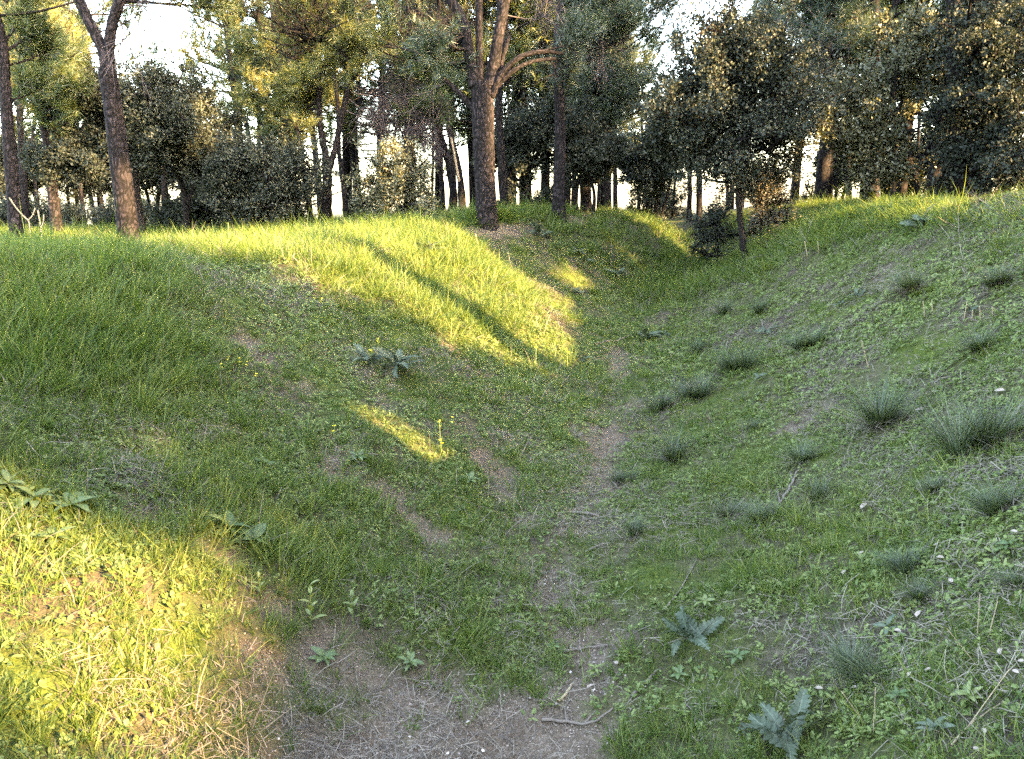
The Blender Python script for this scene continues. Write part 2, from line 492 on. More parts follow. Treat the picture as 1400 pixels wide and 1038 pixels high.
GLOW_PX = [(430,60,17.5,1.35),(400,125,17,.9),(470,40,17.5,.9),(545,255,13,.6),(530,215,13,.35),(570,275,13,.5),(1170,140,11.5,1.05),(1145,210,11.5,.8),
           (1240,90,11.5,.7),(1310,50,11.5,.8),(1385,60,11.5,.6),(1190,245,11.5,.6),(115,195,17,.7),(150,215,17,.5),(50,60,15,1.0),(80,25,15,.9),(225,95,26,1.4),(270,110,26,1.0),
           (290,195,14,.5),(340,200,14,.5),(850,170,19,.6),(830,60,16,.8),(420,205,20,.7),(890,185,15,.4),(1250,180,11.5,.4)]
GLOW = [(at(u, v, D), r) for u, v, D, r in GLOW_PX] + [(ground(u, v) + np.array([0, 0, .16]), .34) for u, v in [(1140,308),(1175,301),(1210,297),(1250,293),(1290,290),(1377,380),(1330,294)]] + [(ground(u, v) + np.array([0, 0, .05]), .17) for u, v in [(562,606),(598,645)]]

def seg_dist(x, y, P):
    d = np.full(np.shape(x), 1e9)
    for (x0, y0), (x1, y1) in zip(P[:-1], P[1:]):
        L2 = (x1 - x0) ** 2 + (y1 - y0) ** 2 + 1e-9
        t = np.clip(((x - x0) * (x1 - x0) + (y - y0) * (y1 - y0)) / L2, 0, 1)
        d = np.minimum(d, np.hypot(x - x0 - t * (x1 - x0), y - y0 - t * (y1 - y0)))
    return d

def sunlit(p, grow=.06, only=None):
    """True where a leaf at p would stand in the way of sunlight that the photograph shows arriving"""
    p = np.asarray(p, float)
    t = np.maximum((p[:, 2] - 2.5) / TO_SUN[2], .2)
    hit = np.zeros(len(p), bool); th = np.full(len(p), 1e3); tp = t.copy()
    for _ in range(46):                                 # march down the sunbeam to the ground
        q = p - TO_SUN * t[:, None]
        dz = q[:, 2] - hfast(q[:, 0], q[:, 1])
        new = ~hit & (dz < 0); th[new] = t[new] - .12; hit |= new
        t = t + .25
    t = th
    q = p - TO_SUN * t[:, None]
    far = t > 1.2
    x = q[:, 0] + .35 * (vnoise(q[:, 0] * 2.2, q[:, 1] * 2.2, 91) - .5); y = q[:, 1] + .35 * (vnoise(q[:, 0] * 2.2, q[:, 1] * 2.2, 92) - .5)
    out = np.zeros(len(p), bool)
    for n_, (poly, (a, b, c, d)) in enumerate(zip(LIT, LIT_BOX)):
        if only is not None and n_ not in only: continue
        m = far & ~out & (x > a) & (x < b) & (y > c) & (y < d)
        if m.any():
            k = np.where(m)[0]; out[k[in_poly(x[k], y[k], poly) | (seg_dist(x[k], y[k], list(poly) + [poly[0]]) < grow)]] = True
    for c, r in (GLOW if only is None else ()):
        w = p - c
        s = w @ TO_SUN
        d2 = (w * w).sum(1) - s * s
        out |= (s > r * 1.05) & (d2 < (r + grow) ** 2)
    return out

# ------------------------------------------------------------------ ground sheet
def axis(lo, hi, a, b, s, g):
    c = list(np.arange(a, b + 1e-6, s)); st = s; x = c[-1]
    while x < hi: st *= g; x += st; c.append(x)
    st = s; x = c[0]
    while x > lo: st *= g; x -= st; c.insert(0, x)
    return np.array(c)

def gpts(px): return [tuple(ground(u, v)[:2]) for u, v in px]
PATH = gpts([(480,1075),(520,960),(470,905)])
PATH0 = gpts([(520,1070),(620,1000),(700,985)])
PATH2 = gpts([(700,1040),(760,990)])
TRAIL = gpts([(700,1050),(790,940),(770,860),(760,790),(795,730),(805,690),(825,640),(830,590),(838,560)])
TRAIL2 = gpts([(838,560),(842,500),(850,470)])
SCARS = [gpts(p) for p in ([(285,425),(330,465),(380,515),(410,535)], [(410,545),(440,580),(500,650),(535,672)], [(560,700),(600,735),(602,765)],
        [(300,760),(350,800),(400,840),(445,880)], [(180,690),(215,700)], [(330,600),(345,612)], [(460,620),(520,665)], [(640,600),(690,660),(720,720)],
        [(1085,580),(1125,555)], [(1150,515),(1185,505)], [(1100,600),(1120,610)], [(610,470),(640,500)])]
SCAR_W = [.12,.13,.10,.16,.10,.08,.08,.09,.07,.06,.06,.05]
GULLY = gpts([(650,318),(700,312),(735,308)])
FARPATH = gpts([(780,302),(800,296),(815,291)])

def bare(x, y):
    """how bare the soil is, 0 to 1"""
    n = (fbm(x * 5, y * 5, 41) - .5) * .42 + (fbm(x * 16, y * 16, 44, 2) - .5) * .22
    brk = sstep(.36, .58, fbm(x * 2.6 + 9, y * 2.6, 47, 3)); brk2 = sstep(.28, .46, fbm(x * 3.4 + 3, y * 3.4, 53, 3))
    b = sstep(.34, .10, seg_dist(x, y, PATH) + n * 1.1)
    b = np.maximum(b, sstep(.42, .14, seg_dist(x, y, PATH0) + n * 1.1))
    b = np.maximum(b, sstep(.36, .1, seg_dist(x, y, PATH2) + n * 1.0))
    b = np.maximum(b, .95 * (.6 + .4 * brk) * sstep(.24, .04, seg_dist(x, y, TRAIL) + n * 1.1))
    b = np.maximum(b, .7 * sstep(.14, .03, seg_dist(x, y, TRAIL2) + n * .6))
    for s, w in zip(SCARS, SCAR_W):
        b = np.maximum(b, .85 * brk2 * sstep(w * 1.15, 0, seg_dist(x, y, s) + n * .95))
    b = np.maximum(b, .8 * sstep(.22, .06, seg_dist(x, y, GULLY) + n * .3))
    b = np.maximum(b, .9 * sstep(.3, .1, seg_dist(x, y, FARPATH) + n * .3))
    return b

xs = axis(-3500, 3500, -4.2, 5.0, .055, 1.09); ys = axis(-3000, 5000, 1.2, 13.5, .055, 1.07)
XX, YY = np.meshgrid(xs, ys)
ZZ = height(XX, YY)
BB = np.zeros_like(XX); mnear = (np.abs(XX) < 9) & (YY > 0) & (YY < 22)
BB[mnear] = bare(XX[mnear], YY[mnear])
ZZ = ZZ - .04 * BB * mnear
HIGH = np.zeros_like(XX)
ii = np.arange(XX.size).reshape(XX.shape)
QQ = np.stack([ii[:-1, :-1], ii[:-1, 1:], ii[1:, 1:], ii[1:, :-1]], -1).reshape(-1, 4)

def ground_mat():
    m, t = new_mat('soil and moss')
    p = pos_out(t)
    b = attr(t, 'bare')
    n1 = noise(t, 2.2, 4, .6, p); n2 = noise(t, 14, 4, .65, p); n3 = noise(t, 70, 3, .7, p); n4 = noise(t, 240, 2, .6, p)
    soil = ramp(t, n2, [(.25, (.047, .034, .024)), (.5, (.088, .067, .048)), (.75, (.14, .111, .083))])
    soil = mix(t, .55, soil, ramp(t, n3, [(.3, (.036, .026, .017)), (.52, (.096, .075, .055)), (.72, (.19, .155, .118))]))
    chips = ramp(t, n4, [(.66, (0, 0, 0)), (.74, (1, 1, 1))])
    soil = mix(t, chips, soil, (.30, .265, .235))
    moss = ramp(t, n3, [(.3, (.018, .03, .007)), (.55, (.05, .07, .014)), (.8, (.13, .13, .026))])
    litter = ramp(t, n2, [(.3, (.025, .021, .015)), (.6, (.065, .055, .038)), (.8, (.13, .112, .08))])
    green = mix(t, ramp(t, n1, [(.38, (0, 0, 0)), (.62, (1, 1, 1))]), moss, litter)
    col = mix(t, b, green, soil)
    pr = nd(t, 'ShaderNodeBsdfPrincipled', i_Roughness=.95); pr.inputs['Specular IOR Level'].default_value = .1
    t.links.new(col, pr.inputs['Base Color'])
    ad = nd(t, 'ShaderNodeMath', operation='MULTIPLY_ADD', i_1=.5); t.links.new(n4, ad.inputs[0]); t.links.new(n3, ad.inputs[2])
    bp = nd(t, 'ShaderNodeBump', i_Strength=.9, i_Distance=.012); t.links.new(ad.outputs[0], bp.inputs['Height']); t.links.new(bp.outputs[0], pr.inputs['Normal'])
    o = nd(t, 'ShaderNodeOutputMaterial'); t.links.new(pr.outputs[0], o.inputs[0])
    return m
gm = np_mesh('ground', np.stack([XX, YY, ZZ], -1).reshape(-1, 3), None, QQ, [ground_mat()], True, {'bare': BB})
go = link('ground', gm); go['kind'] = 'structure'
# ------------------------------------------------------------------ tree materials
M = {}
def bark_mat(name, plate, crack, sc, stretch=2.6):
    m, t = new_mat(name)
    tc = nd(t, 'ShaderNodeTexCoord').outputs['Object']
    mp = nd(t, 'ShaderNodeMapping'); mp.inputs['Scale'].default_value = (1, 1, 1 / stretch); t.links.new(tc, mp.inputs[0])
    v = nd(t, 'ShaderNodeTexVoronoi', feature='DISTANCE_TO_EDGE', i_Scale=sc)
    wn = noise(t, sc * 1.5, 3, .6, mp.outputs[0], out=1)
    wv = mix(t, .06, mp.outputs[0], wn, 'LINEAR_LIGHT'); t.links.new(wv, v.inputs['Vector'])
    n1 = noise(t, 45, 3, .6, tc); n2 = noise(t, 6, 3, .6, tc)
    pl = ramp(t, n1, [(.3, tuple(c * .55 for c in plate)), (.55, plate), (.8, tuple(min(1, c * 1.6) for c in plate))])
    pl = mix(t, ramp(t, n2, [(.4, (0, 0, 0)), (.7, (.6, .6, .6))]), pl, tuple(c * .5 for c in plate))
    f = ramp(t, v.outputs['Distance'], [(.03, (0, 0, 0)), (.16, (1, 1, 1))])
    col = mix(t, f, crack, pl)
    p = nd(t, 'ShaderNodeBsdfPrincipled', i_Roughness=.9); p.inputs['Specular IOR Level'].default_value = .15
    t.links.new(col, p.inputs['Base Color'])
    ad = nd(t, 'ShaderNodeMath', operation='MULTIPLY_ADD', i_1=.35); t.links.new(n1, ad.inputs[0]); t.links.new(f, ad.inputs[2])
    b = nd(t, 'ShaderNodeBump', i_Strength=.9, i_Distance=.02); t.links.new(ad.outputs[0], b.inputs['Height']); t.links.new(b.outputs[0], p.inputs['Normal'])
    o = nd(t, 'ShaderNodeOutputMaterial'); t.links.new(p.outputs[0], o.inputs[0])
    return m
def relief_bark_mat(name, plate, crack):
    """bark whose plates are modelled: 'plate' says how far a point stands out, 'shade' is the plate's own colour"""
    m, t = new_mat(name)
    tc = nd(t, 'ShaderNodeTexCoord').outputs['Object']
    n1 = noise(t, 60, 4, .65, tc)
    pl = ramp(t, n1, [(.3, tuple(c * .5 for c in plate)), (.55, plate), (.8, tuple(min(1, c * 1.7) for c in plate))])
    sh = ramp(t, attr(t, 'shade'), [(0, (.45, .42, .45)), (.5, (.95, .9, .92)), (1, (1.7, 1.6, 1.6))])
    pl = mix(t, 1.0, pl, sh, 'MULTIPLY')
    f = ramp(t, attr(t, 'plate'), [(.35, (0, 0, 0)), (.9, (1, 1, 1))])
    col = mix(t, f, crack, pl)
    p = nd(t, 'ShaderNodeBsdfPrincipled', i_Roughness=.9); p.inputs['Specular IOR Level'].default_value = .15
    t.links.new(col, p.inputs['Base Color'])
    b = nd(t, 'ShaderNodeBump', i_Strength=.6, i_Distance=.006); t.links.new(n1, b.inputs['Height']); t.links.new(b.outputs[0], p.inputs['Normal'])
    o = nd(t, 'ShaderNodeOutputMaterial'); t.links.new(p.outputs[0], o.inputs[0])
    return m
M['bark'] = bark_mat('pine bark', (.024, .020, .021), (.006, .005, .005), 16)
M['bark_relief'] = relief_bark_mat('plated pine bark', (.021, .018, .020), (.004, .0035, .0035))
M['limb'] = bark_mat('smoother limb bark', (.034, .028, .028), (.012, .010, .010), 26, 1.6)
M['oakbark'] = bark_mat('oak bark', (.030, .026, .025), (.008, .007, .007), 40, 2)
M['twig'] = rough_mat('dry twig', lambda t: ramp(t, noise(t, 8, 2, .5), [(.3, (.045, .037, .038)), (.7, (.10, .08, .078))]))
M['scar'] = rough_mat('bare wood', lambda t: ramp(t, noise(t, 30, 3, .6), [(.3, (.30, .2, .12)), (.7, (.5, .36, .23))]))
M['needle'] = leaf_mat('pine needles', (.016, .032, .014), (.042, .068, .022), (.115, .13, .032), .30, .05)
M['needle_blue'] = leaf_mat('grey pine needles', (.015, .029, .020), (.036, .058, .034), (.085, .105, .05), .28, .06)
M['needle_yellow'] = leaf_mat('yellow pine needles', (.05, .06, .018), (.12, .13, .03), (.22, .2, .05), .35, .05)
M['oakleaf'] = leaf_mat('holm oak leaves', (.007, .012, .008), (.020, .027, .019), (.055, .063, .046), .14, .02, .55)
M['oakleaf_sunlit'] = leaf_mat('sunlit holm oak leaves', (.026, .032, .016), (.07, .076, .04), (.19, .18, .105), .18, .04, .45)  # lighter copy of the holm oak leaf, sunlight put into the colour
M['shrubleaf'] = leaf_mat('shrub leaves', (.03, .03, .02), (.075, .068, .045), (.15, .125, .09), .15, .06, .5)

# ------------------------------------------------------------------ trunks
def relief_trunk(P, R, mat, off, name, seed):
    """trunk with plated bark: plates stand proud of dark fissures"""
    L = np.linalg.norm(np.diff(P, axis=0), axis=1).sum()
    circ = 2 * math.pi * R.mean()
    ns = int(np.clip(circ / .011, 40, 130)); nr = int(L / .018)
    Ps, Rs = smooth_path(P, R, nr)
    tg = unit(np.gradient(Ps, axis=0)); A = np.empty_like(Ps); a = np.array([1., 0, 0])
    for i in range(nr):
        a = a - tg[i] * (a @ tg[i]); a /= np.linalg.norm(a); A[i] = a
    B = np.cross(tg, A)
    th = np.arange(ns) * 2 * math.pi / ns
    s = np.linspace(0, L, nr)
    U = np.broadcast_to(th[None] / (2 * math.pi), (nr, ns)); H = np.broadcast_to(s[:, None], (nr, ns))
    cw = max(8, round(circ / .042)); ch = 1 / .095
    gu = U * cw; gh = H * ch
    gu = gu + .9 * (vnoise(gu * 1.3, gh * 1.3, seed) - .5); gh = gh + 1.1 * (vnoise(gu * 1.1, gh * 1.1, seed + 3) - .5)
    iu = np.floor(gu); ih = np.floor(gh)
    f1 = np.full(U.shape, 9.); f2 = np.full(U.shape, 9.); sh = np.zeros(U.shape)
    for du in (-1, 0, 1):
        for dh in (-1, 0, 1):
            cu = iu + du; c2 = ih + dh; cm = np.mod(cu, cw)
            px = cu + .15 + .7 * _hash(cm, c2, seed + 7); py = c2 + .15 + .7 * _hash(cm, c2, seed + 9)
            d = np.hypot(px - gu, py - gh)
            hh = _hash(cm, c2, seed + 13)
            n1 = d < f1
            f2 = np.where(n1, f1, np.minimum(f2, d)); sh = np.where(n1, hh, sh); f1 = np.where(n1, d, f1)
    pl = sstep(.05, .42, f2 - f1 + .22 * (vnoise(gu * 3, gh * 3, seed + 40) - .5))
    tone = np.clip(sh * .8 + .25 * vnoise(gu * 4, gh * 4, seed + 20), 0, 1)
    flare = 1 + .2 * np.exp(-s / .16)[:, None] * (1 + .35 * np.sin(th * 5 + seed)[None])
    rad = Rs[:, None] * flare + (pl - .6) * (.011 + .010 * sh) * np.clip(R.mean() / .16, .5, 1.3)
    V = Ps[:, None] + rad[..., None] * (np.cos(th)[None, :, None] * A[:, None] + np.sin(th)[None, :, None] * B[:, None])
    ix = np.arange(nr * ns).reshape(nr, ns); jx = np.roll(ix, -1, 1)
    Q = np.stack([ix[:-1], jx[:-1], jx[1:], ix[1:]], -1).reshape(-1, 4)
    return np_mesh(name, V.reshape(-1, 3) - np.asarray(off), None, Q, [mat], True, {'plate': pl, 'shade': tone})

def px_path(pts, D):
    """(u, v, width px[, depth shift]) in the photograph -> points and radii at depth D"""
    P = []; R = []
    for q in pts:
        d = D + (q[3] if len(q) > 3 else 0)
        p = at(q[0], q[1], d); P.append(p); R.append(q[2] * project(p)[2] / FPX * .5)
    return np.array(P), np.array(R) * .9

PINE_BOUGHS = dict(subs=8, twigs=5)
def pine_tree(label, D, stems, near=False, top=None, crown=None, needle='needle', group=None, per=10, width=.0075, boughs=(), dead=(), clumps=(), name='pine_tree', scars=(), bare_stems=()):
    """pine whose stems follow the photograph up to the frame's edge; above it the trunk goes on to its crown.
    crown: (first height above base, last height, number of boughs, bough length)"""
    P0, R0 = px_path(stems[0], D)
    base = P0[0].copy(); g = hgt(base[0], base[1]); base[2] = g
    P0[0, 2] = min(P0[0, 2], g) - .12
    root = thing(name, label, 'pine tree', base, group)
    tops = []
    tb_tw = Tubes(); anchors = []
    for k, st in enumerate(stems):
        P, R = (P0, R0) if k == 0 else px_path(st, D)
        ext = (top or {}).get(k)
        if ext:                                         # (dx, dy, dz, end radius) beyond the frame
            e = np.array(ext[:3]); n = 4
            seg = P[-1] + e * (np.arange(1, n + 1) / n)[:, None] + rng.normal(size=(n, 3)) * .06
            P = np.concatenate([P, seg]); R = np.concatenate([R, np.linspace(R[-1], ext[3], n + 1)[1:]])
        nm = 'trunk' if k == 0 else 'limb'
        if near:
            n_in = len(st)
            me = relief_trunk(P, R, M['bark_relief'], base, nm, 31 + k * 5 + int(D * 10))
        else:
            tb = Tubes(); Ps, Rs = smooth_path(P, R, max(8, len(P) * 4))
            if k == 0: Rs = Rs * (1 + .25 * np.exp(-np.linspace(0, 6, len(Rs))))
            Ps = Ps + rng.normal(size=Ps.shape) * (Rs * .08)[:, None]
            tb.add(Ps, Rs * (1 + .06 * rng.normal(size=len(Rs))), 12 if D < 18 else 8); me = tb.mesh(nm, M['bark'] if k == 0 or near else M['limb'], base)
        link(nm, me, root)
        if k not in bare_stems: tops.append((P, R))
    if crown:
        h0, h1, nb, bl = crown
        for k in range(nb):
            P, R = tops[k % len(tops)]
            z = base[2] + rng.uniform(h0, h1)
            z = min(z, P[-1, 2] - .02); i = int(np.clip(np.searchsorted(P[:, 2], z) - 1, 0, len(P) - 2))
            f = np.clip((z - P[i, 2]) / (P[i + 1, 2] - P[i, 2] + 1e-6), 0, 1)
            q = P[i] * (1 - f) + P[i + 1] * f
            rel = (z - base[2] - h0) / (h1 - h0 + 1e-6)
            az = rng.uniform(0, 2 * math.pi)
            d = np.array([math.cos(az), math.sin(az), -.05 + .75 * rel])
            pine_bough(tb_tw, anchors, q, d, bl * rng.uniform(.65, 1.15) * (1.1 - .4 * rel), (.010 + .006 * bl), **PINE_BOUGHS)
    for (u, v, dd, u2, v2, dd2, r, sb) in boughs:       # boughs that are seen: from pixel to pixel
        a = at(u, v, D + dd); b = at(u2, v2, D + dd2)
        pine_bough(tb_tw, anchors, a, b - a, np.linalg.norm(b - a), r, subs=sb + 4, twigs=6, step=.06)
    allP = np.concatenate([np.asarray(smooth_path(P, R, 30)[0]) for P, R in tops])
    for (u, v, dd, r) in clumps:                        # soft cushions of needles that are seen, each on its own bough
        c = at(u, v, D + dd); dv = np.linalg.norm(allP - c, axis=1) + .8 * np.maximum(allP[:, 2] - c[2], 0); s0 = allP[int(np.argmin(dv))]
        mid_ = (s0 + c) / 2 + np.array([0, 0, -.12]) + rng.normal(size=3) * .06
        Ps, Rs = smooth_path(np.array([s0, mid_, c]), np.array([.024, .016, .007]), 6); tb_tw.add(Ps, Rs, 5, False)
        for _ in range(int(8 + 14 * r)):
            q, d_ = lerp_path(Ps, rng.uniform(.6, .999)); o_ = unit(rng.normal(size=3) * np.array([1, 1, .55]) + np.array([0, 0, .25]))
            P1, e1 = wander(q, o_, r * rng.uniform(.5, 1.1), 4, .15, .07); tb_tw.add(P1[[0, 2, 4]], [.006, .004, .003], 3, False)
            for _k in range(6):
                q2, d2 = lerp_path(P1, rng.uniform(.2, .999)); o2 = unit(side_dir(d2, rng.uniform(.2, .9)) + np.array([0, 0, .25]))
                for t_ in (.04, .12, .2): anchors.append((q2 + o2 * t_, o2))
    for (u, v, dd, u2, v2, dd2, r, sb) in dead:
        a = at(u, v, D + dd); b = at(u2, v2, D + dd2); dtb = Tubes()
        pine_bough(dtb, [], a, b - a, np.linalg.norm(b - a), r, subs=sb, twigs=6, dead=True, lift=.0)
        link('dead_branch', dtb.mesh('dead_branch', M['twig'], base), root)
    for (u, v, w, u2, v2, w2) in scars:
        P, R = px_path([(u, v, w, -.06), (u2, v2, w2, -.06)], D)
        tb = Tubes(); Ps, Rs = smooth_path(P, R, 6); tb.add(Ps, Rs, 8); link('bare_wood_strip', tb.mesh('bare_wood_strip', M['scar'], base), root)
    if tb_tw.V: link('branches', tb_tw.mesh('branches', M['limb'], base), root)
    if anchors:
        A = np.array([a for a, _ in anchors]); Dr = np.array([d for _, d in anchors])
        k = ~sunlit(A); A, Dr = A[k], Dr[k]
        link('crown', needle_mesh('crown', A, Dr, M[needle], base, per, .125, width), root)
    return root

OAK = dict(levels=3, kids=(6, 6, 6), spread=(1.0, 1.0, 1.1), shrink=1.0, per_twig=3, lift=.04)
def oak_tree(label, D, stems, crown, leaf='oakleaf', group=None, name='holm_oak', per=6, length=.05, scatter=.07, cat='oak tree', carve=True):
    """oak: stems from the photograph; crown boughs aim at clumps (u, v, depth shift, radius m)"""
    P0, R0 = px_path(stems[0], D)
    base = P0[0].copy(); g = hgt(base[0], base[1]); base[2] = g
    root = thing(name, label, cat, base, group)
    tips = []
    for k, st in enumerate(stems):
        P, R = (P0, R0) if k == 0 else px_path(st, D)
        if k == 0: P[0, 2] = min(P[0, 2], g) - .1
        tb = Tubes(); Ps, Rs = smooth_path(P, R, max(7, 3 * len(P)))
        Ps = Ps + rng.normal(size=Ps.shape) * (Rs * .12)[:, None]; tb.add(Ps, Rs, 9)
        link('trunk' if k == 0 else 'limb', tb.mesh('trunk' if k == 0 else 'limb', M['oakbark'], base), root)
        tips += [Ps[int(len(Ps) * f)] for f in (.55, .75, .97)]
    tips = np.array(tips)
    tb = Tubes(); anchors = []; shoots = []
    for (u, v, dd, r) in crown:
        c = at(u, v, D + dd)
        d = np.linalg.norm(tips - c, axis=1) + .6 * np.maximum(tips[:, 2] - c[2], 0)
        s = tips[int(np.argmin(d))]
        m = (s + c) / 2 + rng.normal(size=3) * .08 * np.linalg.norm(c - s)
        Ps, Rs = smooth_path(np.array([s, m, c]), np.array([.03, .022, .012]), 6); tb.add(Ps, Rs, 5)
        r = r * float(rng.choice([.6, .85, 1.0, 1.25])); c = c + rng.normal(size=3) * .12 * np.array([1, 1, .7]); ns = int(5 + 9 * r)
        for _ in range(ns):
            q, dd_ = lerp_path(Ps, rng.uniform(.55, .999))
            o = unit(rng.normal(size=3) + np.array([0, 0, .2]))
            P1, e = wander(q, o, r * rng.uniform(.4, 1.35), 4, .22, .03); shoots.append((P1, r))
    keep = ~sunlit(np.array([P1[3] for P1, r in shoots])) | (rng.random(len(shoots)) > float(carve))
    for (P1, r), kp in zip(shoots, keep):               # shoots stand where no sunbeam has to pass
        if not kp: continue
        tb.add(P1[[0, 2, 4]], [.010, .007, .004], 3, False)
        for _k in range(7):
            q2, d2 = lerp_path(P1, rng.uniform(.25, .999))
            P2, e2 = wander(q2, side_dir(d2, rng.uniform(.4, 1.2)), r * rng.uniform(.18, .4), 3, .2, .05); tb.add(P2[[0, -1]], [.004, .0025], 3, False)
            for t in (.4, .7, 1.0):
                q3, d3 = lerp_path(P2, min(t, .999)); anchors.append((q3, d3))
    link('branches', tb.mesh('branches', M['oakbark'], base), root)
    A = np.array([a for a, _ in anchors]); Dr = np.array([d for _, d in anchors])
    if carve == True: k = ~sunlit(A); A, Dr = A[k], Dr[k]
    link('crown', leaf_mesh('crown', A, Dr, M[leaf], base, per, length, length * .55, scatter * .75), root)
    return root
# ------------------------------------------------------------------ the wood: pines that the photograph shows
def blob(u0, v0, u1, v1, n, D, r, dd=.8):
    """n clump places spread over an oval of the picture"""
    out = []
    for k in range(n):
        a = 2.39996 * k; q = math.sqrt((k + .5) / n)
        out.append(((u0 + u1) / 2 + math.cos(a) * q * (u1 - u0) / 2 + rng.normal() * 9, (v0 + v1) / 2 + math.sin(a) * q * (v1 - v0) / 2 + rng.normal() * 8, rng.uniform(-dd, dd), r * rng.uniform(.6, 1.35)))
    return out
G_BG = 'thin far pines between the nearer trunks'
pine_tree('tall fork-trunked pine with plated bark, standing alone on the left grass', 9.6,
    [[(178,333,31),(170,270,29),(161,200,27),(152,130,25),(146,95,25)], [(148,104,17),(141,70,16),(124,35,15),(108,0,15)], [(147,104,17),(149,70,16),(153,35,15),(164,0,15)]],
    near=True, top={1: (-.6,.3,4.5,.05), 2: (.8,.4,4.8,.05)}, crown=(4.0,7.8,20,1.9), bare_stems=(0,),
    boughs=[(160,6,0,235,-8,.2,.02,8),(162,0,0,300,10,.4,.025,12),(164,-10,0,330,-25,.5,.03,9)], dead=[(165,8,0,215,10,.1,.012,3),(163,30,0,178,50,-.1,.01,2)])
pine_tree('leaning pine trunk with rough dark bark at the far left edge of the photo', 11.2,
    [[(24,330,22),(19,270,19),(13,200,17),(8,130,15),(3,60,14)]], near=True, top={0: (-.5,.3,4.2,.05)}, crown=(3.0,7.0,14,1.9),
    boughs=[(5,70,0,60,40,.3,.025,9),(4,90,0,70,75,.5,.022,9),(3,60,0,50,10,.4,.025,9),(9,140,0,45,125,.6,.018,7),(8,120,0,-40,100,.4,.02,7)])
pine_tree('slim straight pine close behind the leaning trunk at the far left', 15,
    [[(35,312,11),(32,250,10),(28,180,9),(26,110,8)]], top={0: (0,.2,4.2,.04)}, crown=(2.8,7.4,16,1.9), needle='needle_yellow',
    boughs=[(28,150,0,0,120,.3,.02,7),(28,165,0,60,135,.4,.02,7),(28,130,0,70,90,.5,.02,8)], clumps=blob(-20,20,110,110,20,15,.40,.7))
pine_tree('rough-barked pine leaning left, right of the two trunks at the far left', 13,
    [[(79,324,17),(73,270,15),(64,190,13),(52,130,12),(45,95,11)]], near=True, top={0: (-.5,.2,4.0,.05)}, crown=(3.0,7.4,16,1.9), needle='needle',
    boughs=[(52,130,0,110,110,.4,.022,9),(60,170,0,115,145,.3,.018,8),(47,105,0,100,60,.5,.024,9),(46,98,0,20,60,.5,.02,8)], clumps=blob(40,60,125,185,14,13,.34,.6))
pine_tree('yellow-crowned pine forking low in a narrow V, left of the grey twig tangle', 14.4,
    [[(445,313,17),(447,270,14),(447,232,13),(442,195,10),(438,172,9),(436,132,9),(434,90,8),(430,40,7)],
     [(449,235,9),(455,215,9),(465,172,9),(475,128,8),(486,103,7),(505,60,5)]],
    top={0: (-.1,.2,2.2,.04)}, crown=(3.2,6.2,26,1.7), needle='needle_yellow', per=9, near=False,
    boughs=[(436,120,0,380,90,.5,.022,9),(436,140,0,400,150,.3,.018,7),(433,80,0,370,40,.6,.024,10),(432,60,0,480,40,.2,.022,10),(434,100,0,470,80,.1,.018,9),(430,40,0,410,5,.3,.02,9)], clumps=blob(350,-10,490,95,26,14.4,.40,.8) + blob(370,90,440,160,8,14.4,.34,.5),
    dead=[(478,125,0,540,150,.2,.018,13),(480,118,0,560,140,.5,.016,13),(470,150,0,530,175,.1,.014,11),(486,103,0,560,120,.3,.014,11),(476,135,0,515,165,-.2,.012,9)])
pine_tree('thick many-limbed pine with deep plated bark on the central mound, broken limb on its left', 11.4,
    [[(666,293,31),(663,240,30),(661,190,32),(660,145,33),(659,112,32)], [(650,118,17),(641,70,17),(633,30,16),(616,0,15)],
     [(656,110,11),(655,60,10),(655,0,10)], [(670,118,19),(678,70,17),(684,35,16),(691,0,15)],
     [(672,132,8,-.05),(684,104,8,-.1),(708,80,7,-.1),(738,71,6,0),(770,73,4,.1)], [(680,118,6,-.05),(700,98,6,-.1),(722,86,5,0),(760,80,4,.1)],
     [(676,128,6,.1),(690,70,6,.2),(697,48,4,.3)],
     [(650,152,8),(635,135,8),(618,118,7),(609,110,6)]],
    near=True, top={1: (-1.3,.2,3.6,.05), 2: (0,.3,4,.05), 3: (.8,.2,4.2,.05)}, crown=(3.9,7.8,26,2.0), bare_stems=(0,4,5,6,7), needle='needle_blue',
    boughs=[(738,71,0,800,60,.2,.015,8),(745,75,.1,780,110,.2,.012,7),(634,30,0,575,40,.4,.022,9),(638,55,.1,570,75,.5,.02,9)], clumps=blob(550,15,632,85,14,11.4,.30,.5),
    dead=[(690,20,0,740,30,.2,.010,6),(612,112,0,580,125,.2,.008,4)])
pine_tree('slender upright pine with scaly bark right of the thick central double pine', 12.6,
    [[(764,292,24),(764,255,18),(766,200,16),(765,140,15),(762,80,14),(764,40,13),(767,0,12)]], near=True, top={0: (.1,.2,4,.05)}, crown=(4.6,7.8,20,2.0), needle='needle_blue',
    boughs=[(766,20,0,840,30,.3,.022,11),(766,10,0,880,10,.5,.026,13),(765,28,0,850,70,.1,.016,9),(764,35,.1,910,40,.7,.022,12)], clumps=blob(785,-20,890,50,12,12.6,.32,.6),
    dead=[(766,15,0,735,-5,.1,.012,5),(765,25,0,800,40,.1,.010,6),(766,22,0,830,70,-.1,.010,6)])
pine_tree('leaning pine trunk with a pale strip of torn wood, left of the thick central pine', 14.6,
    [[(633,296,13),(630,252,10),(619,198,9),(612,170,8),(606,150,6)]], bare_stems=(), scars=[(617,188,3,628,248,4)], dead=[(608,155,0,570,175,-.2,.012,12),(607,152,0,590,190,-.1,.010,11),(612,170,0,575,155,.1,.010,10),(606,150,0,560,160,.1,.01,8)])
